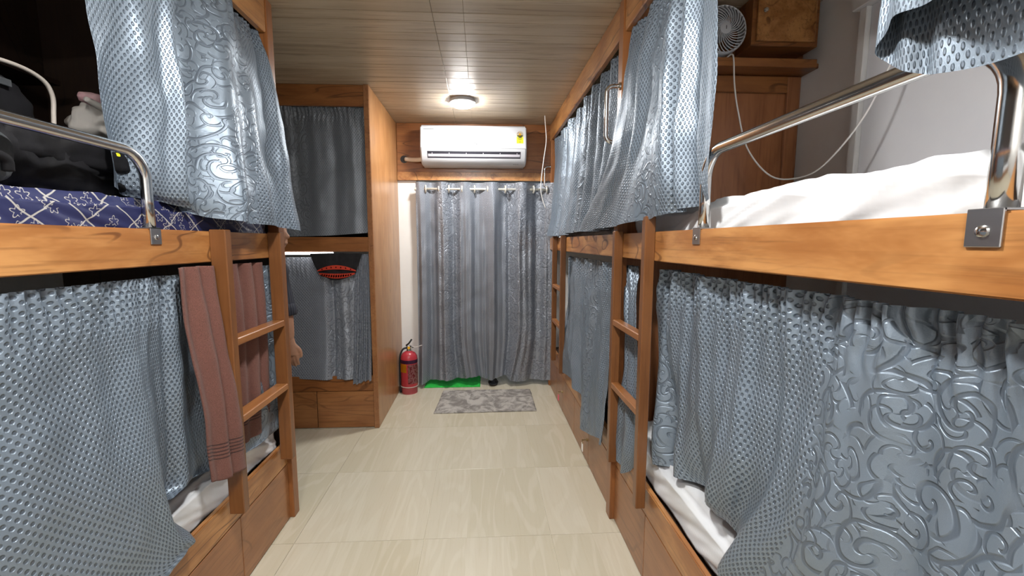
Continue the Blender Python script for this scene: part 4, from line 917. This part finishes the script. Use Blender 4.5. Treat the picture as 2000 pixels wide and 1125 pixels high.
# ================================================================== PERSON behind the left bunk end, facing the aisle
pe = thing('person', (-1.20, 2.48, 0), 'person in dark rolled sleeve shirt half hidden behind the left ladder', 'person')
PX, PY = -1.235, 2.48
def pv(x, y, z): return (PX + x, PY + y, z)       # x forward (towards aisle), -y towards camera (right side of the body)
V = {}
def add(k, p, r): V[k] = (p, r)
add('pelvis', pv(-0.13, 0, 0.80), (0.10, 0.12)); add('waist', pv(-0.09, 0, 0.95), (0.085, 0.11)); add('chest', pv(-0.035, 0, 1.14), (0.095, 0.13)); add('collar', pv(-0.015, 0, 1.265), (0.06, 0.075))
add('neck', pv(0.005, 0, 1.325), 0.045); add('skull0', pv(0.02, 0, 1.385), 0.055)
E_ = [('pelvis', 'waist'), ('waist', 'chest'), ('chest', 'collar'), ('collar', 'neck'), ('neck', 'skull0')]
for s, n in ((-1, 'r'), (1, 'l')):
    add('sh' + n, pv(0.115 if s < 0 else -0.03, s * 0.155, 1.245), 0.046); 
    add('el' + n, pv(0.178 if s < 0 else -0.05, s * 0.175, 1.005), 0.034); add('wr' + n, pv(0.188 if s < 0 else 0.0, s * 0.175, 0.845), 0.024)
    add('hip' + n, pv(-0.15, s * 0.075, 0.74), 0.078); add('kn' + n, pv(-0.16, s * 0.08, 0.42), 0.052); add('an' + n, pv(-0.21, s * 0.08, 0.09), 0.034); add('toe' + n, pv(-0.09, s * 0.09, 0.035), 0.03)
    E_ += [('collar', 'sh' + n), ('sh' + n, 'el' + n), ('el' + n, 'wr' + n), ('pelvis', 'hip' + n), ('hip' + n, 'kn' + n), ('kn' + n, 'an' + n), ('an' + n, 'toe' + n)]
body = skin_mesh('body', V, E_, M_skin, 'pelvis', None, 2)
apply_mods(body)
bm = bmesh.new(); bm.from_mesh(body.data)
def merge(o):
    bm.from_mesh(o.data); bpy.data.objects.remove(o)
# head with face features
hd = blob('head', pv(0.03, 0, 1.435), (0.088, 0.070, 0.108), M_skin, None, 32, 24, 1.0); merge(hd)
hd = blob('jaw', pv(0.062, 0, 1.372), (0.050, 0.046, 0.042), M_skin, None, 20, 14, 1.0); merge(hd)
hd = blob('nose', pv(0.122, 0, 1.413), (0.016, 0.013, 0.014), M_skin, None, 12, 8, 1.0); merge(hd)
hd = tube('bridge', [pv(0.108, 0, 1.448), pv(0.121, 0, 1.418)], 0.010, M_skin); merge(hd)
for z, r in ((1.390, 0.0085), (1.376, 0.009)):
    hd = tube('lip', [pv(0.098, -0.024, z), pv(0.112, -0.01, z), pv(0.114, 0, z), pv(0.112, 0.01, z), pv(0.098, 0.024, z)], r, M_skin); merge(hd)
for s in (-1, 1):
    hd = blob('ear', pv(0.015, s * 0.072, 1.425), (0.018, 0.010, 0.03), M_skin, None, 12, 8, 1.0); merge(hd)
    hd = tube('brow', [pv(0.102, s * 0.012, 1.466), pv(0.104, s * 0.03, 1.469), pv(0.090, s * 0.048, 1.462)], 0.008, M_skin); merge(hd)
# hands: palm, four fingers, thumb; relaxed curl
for s, n in ((-1, 'r'), (1, 'l')):
    wx, wy, wz = V['wr' + n][0]
    hd = tube('palm', [(wx, wy, wz + 0.01), (wx + 0.004, wy, wz - 0.03), (wx + 0.006, wy, wz - 0.062), (wx + 0.006, wy, wz - 0.082)], 0.02, M_skin, None, 12, None, [0.022, 0.026, 0.030, 0.026]); 
    for v in hd.data.vertices: v.co.y = wy + (v.co.y - wy) * 0.62
    merge(hd)
    for k, ln in enumerate((0.072, 0.080, 0.075, 0.058)):
        fx = wx + 0.028 - k * 0.0165; b0 = wz - 0.075 + (0.004 if k == 3 else 0)
        p = [(fx, wy, b0), (fx + 0.002, wy + s * -0.006, b0 - ln * 0.45), (fx + 0.001, wy - s * 0.018, b0 - ln * 0.75), (fx - 0.002, wy - s * 0.030, b0 - ln * 0.95)]
        hd = tube('finger', p, 0.008, M_skin, None, 8, 10, [0.0088 - 0.0025 * q / 9 for q in range(10)]); merge(hd)
    p = [(wx + 0.018, wy, wz - 0.025), (wx + 0.040, wy - s * 0.008, wz - 0.05), (wx + 0.046, wy - s * 0.016, wz - 0.08), (wx + 0.042, wy - s * 0.022, wz - 0.10)]
    hd = tube('thumb', p, 0.01, M_skin, None, 8, 10, [0.0125 - 0.0045 * q / 9 for q in range(10)]); merge(hd)
bm.to_mesh(body.data); bm.free()
rm = body.modifiers.new('rm', 'REMESH'); rm.mode = 'VOXEL'; rm.voxel_size = 0.0045; rm.use_smooth_shade = True
smo = body.modifiers.new('sm', 'SMOOTH'); smo.factor = 0.5; smo.iterations = 3
apply_mods(body); body.data.materials.clear(); body.data.materials.append(M_skin)
body.data.transform(Matrix.Translation(-pe.location)); body.parent = pe
for s in (-1, 1):
    blob('eye', pv(0.099, s * 0.030, 1.450), (0.010, 0.012, 0.007), simple('eye white', (0.6, 0.56, 0.52), 0.3), pe, 12, 8, 1.0)
hr = blob('hair', pv(0.012, 0, 1.462), (0.097, 0.080, 0.098), M_hair, None, 36, 24, 1.0, 0.05, 30, 3.0)
bm = bmesh.new(); bm.from_mesh(hr.data)
bmesh.ops.bisect_plane(bm, geom=bm.verts[:] + bm.edges[:] + bm.faces[:], plane_co=pv(0.07, 0, 1.485), plane_no=(0.80, 0, -0.60), clear_outer=True)
bmesh.ops.bisect_plane(bm, geom=bm.verts[:] + bm.edges[:] + bm.faces[:], plane_co=pv(0, 0, 1.40), plane_no=(0, 0, -1), clear_outer=True)
bmesh.ops.holes_fill(bm, edges=bm.edges[:], sides=0)
bm.to_mesh(hr.data); bm.free(); hr.data.transform(Matrix.Translation(-pe.location)); hr.parent = pe
def loft(rings, n=32):          # rings: (centre x, z, depth radius, width radius, twist)
    bm = bmesh.new(); R = []
    for (cx_, z, rx, ry, tw) in rings:
        r = []
        for k in range(n):
            a = 2 * PI * k / n; x, y = rx * math.cos(a), ry * math.sin(a)
            r.append(bm.verts.new(pv(cx_ + x * math.cos(tw) + y * math.sin(tw), y * math.cos(tw) - x * math.sin(tw), z)))
        R.append(r)
    for i in range(len(R) - 1):
        for k in range(n): bm.faces.new((R[i][k], R[i][(k + 1) % n], R[i + 1][(k + 1) % n], R[i + 1][k]))
    bm.faces.new(R[0][::-1]); bm.faces.new(R[-1]); return bm
def garment(name, bm_, mat, vox=0.009):
    bmesh.ops.recalc_face_normals(bm_, faces=bm_.faces)
    o = link(name, tomesh(bm_, name), mat)
    m = o.modifiers.new('rm', 'REMESH'); m.mode = 'VOXEL'; m.voxel_size = vox; m.use_smooth_shade = True
    m = o.modifiers.new('sm', 'SMOOTH'); m.factor = 0.5; m.iterations = 8
    apply_mods(o); o.data.materials.clear(); o.data.materials.append(mat)
    o.data.transform(Matrix.Translation(-pe.location)); o.parent = pe
    return o
TW = -0.42
bm = loft([(-0.145, 0.70, 0.125, 0.168, 0.0), (-0.12, 0.84, 0.120, 0.160, -0.05), (-0.085, 0.97, 0.118, 0.158, -0.15), (-0.035, 1.12, 0.122, 0.172, -0.30), (0.015, 1.215, 0.105, 0.178, TW), (0.02, 1.262, 0.078, 0.140, TW), (0.005, 1.292, 0.058, 0.078, TW), (0.004, 1.318, 0.052, 0.060, TW)])
for s, n in ((-1, 'r'), (1, 'l')):
    a, b = Vector(V['sh' + n][0]), Vector(V['el' + n][0])
    c0 = Vector(pv(0.02, s * 0.06, 1.235))
    tube_bm(bm, catmull([c0, a + Vector((0, 0, -0.004)), a.lerp(b, 0.35), a.lerp(b, 0.7), a.lerp(b, 1.0)], 14), 0.05, 16, True, [0.055, 0.058, 0.060, 0.060, 0.060, 0.059, 0.058, 0.056, 0.055, 0.054, 0.053, 0.052, 0.051, 0.050])
st_ = garment('shirt', bm, M_shirt)
for s, n in ((-1, 'r'), (1, 'l')):
    a, b, c3 = Vector(V['sh' + n][0]), Vector(V['el' + n][0]), Vector(V['wr' + n][0])
    tube('rolled_cuff', [b.lerp(a, 0.16), b.lerp(a, 0.05), b.lerp(c3, 0.08), b.lerp(c3, 0.12)], 0.05, M_shirt, st_, 16, None, [0.050, 0.054, 0.053, 0.046])
bm = loft([(-0.13, 0.86, 0.105, 0.140, 0.0), (-0.14, 0.78, 0.112, 0.150, 0.0), (-0.15, 0.70, 0.105, 0.150, 0.0), (-0.15, 0.66, 0.085, 0.135, 0.0)])
for s, n in ((-1, 'r'), (1, 'l')):
    h_, k_, a_ = Vector(V['hip' + n][0]), Vector(V['kn' + n][0]), Vector(V['an' + n][0])
    tube_bm(bm, catmull([h_, h_.lerp(k_, 0.5), k_, k_.lerp(a_, 0.5), a_ + Vector((0, 0, -0.02))], 13), 0.07, 18, True, [0.085, 0.086, 0.084, 0.081, 0.077, 0.073, 0.070, 0.068, 0.066, 0.064, 0.062, 0.060, 0.059])
garment('trousers', bm, M_trous)
for s in (-1, 1):
    blob('pupil', pv(0.1075, s * 0.031, 1.450), (0.0035, 0.005, 0.005), M_hair, pe, 10, 8, 1.0)
    tube('eyebrow', [pv(0.111, s * 0.012, 1.469), pv(0.113, s * 0.03, 1.473), pv(0.097, s * 0.050, 1.465)], 0.004, M_hair, pe, 8, 10)
for s in (-1, 1): blob('shoe', pv(-0.15, s * 0.085, 0.045), (0.13, 0.046, 0.045), M_black, pe, 24, 14, 0.8, flat=0.001)
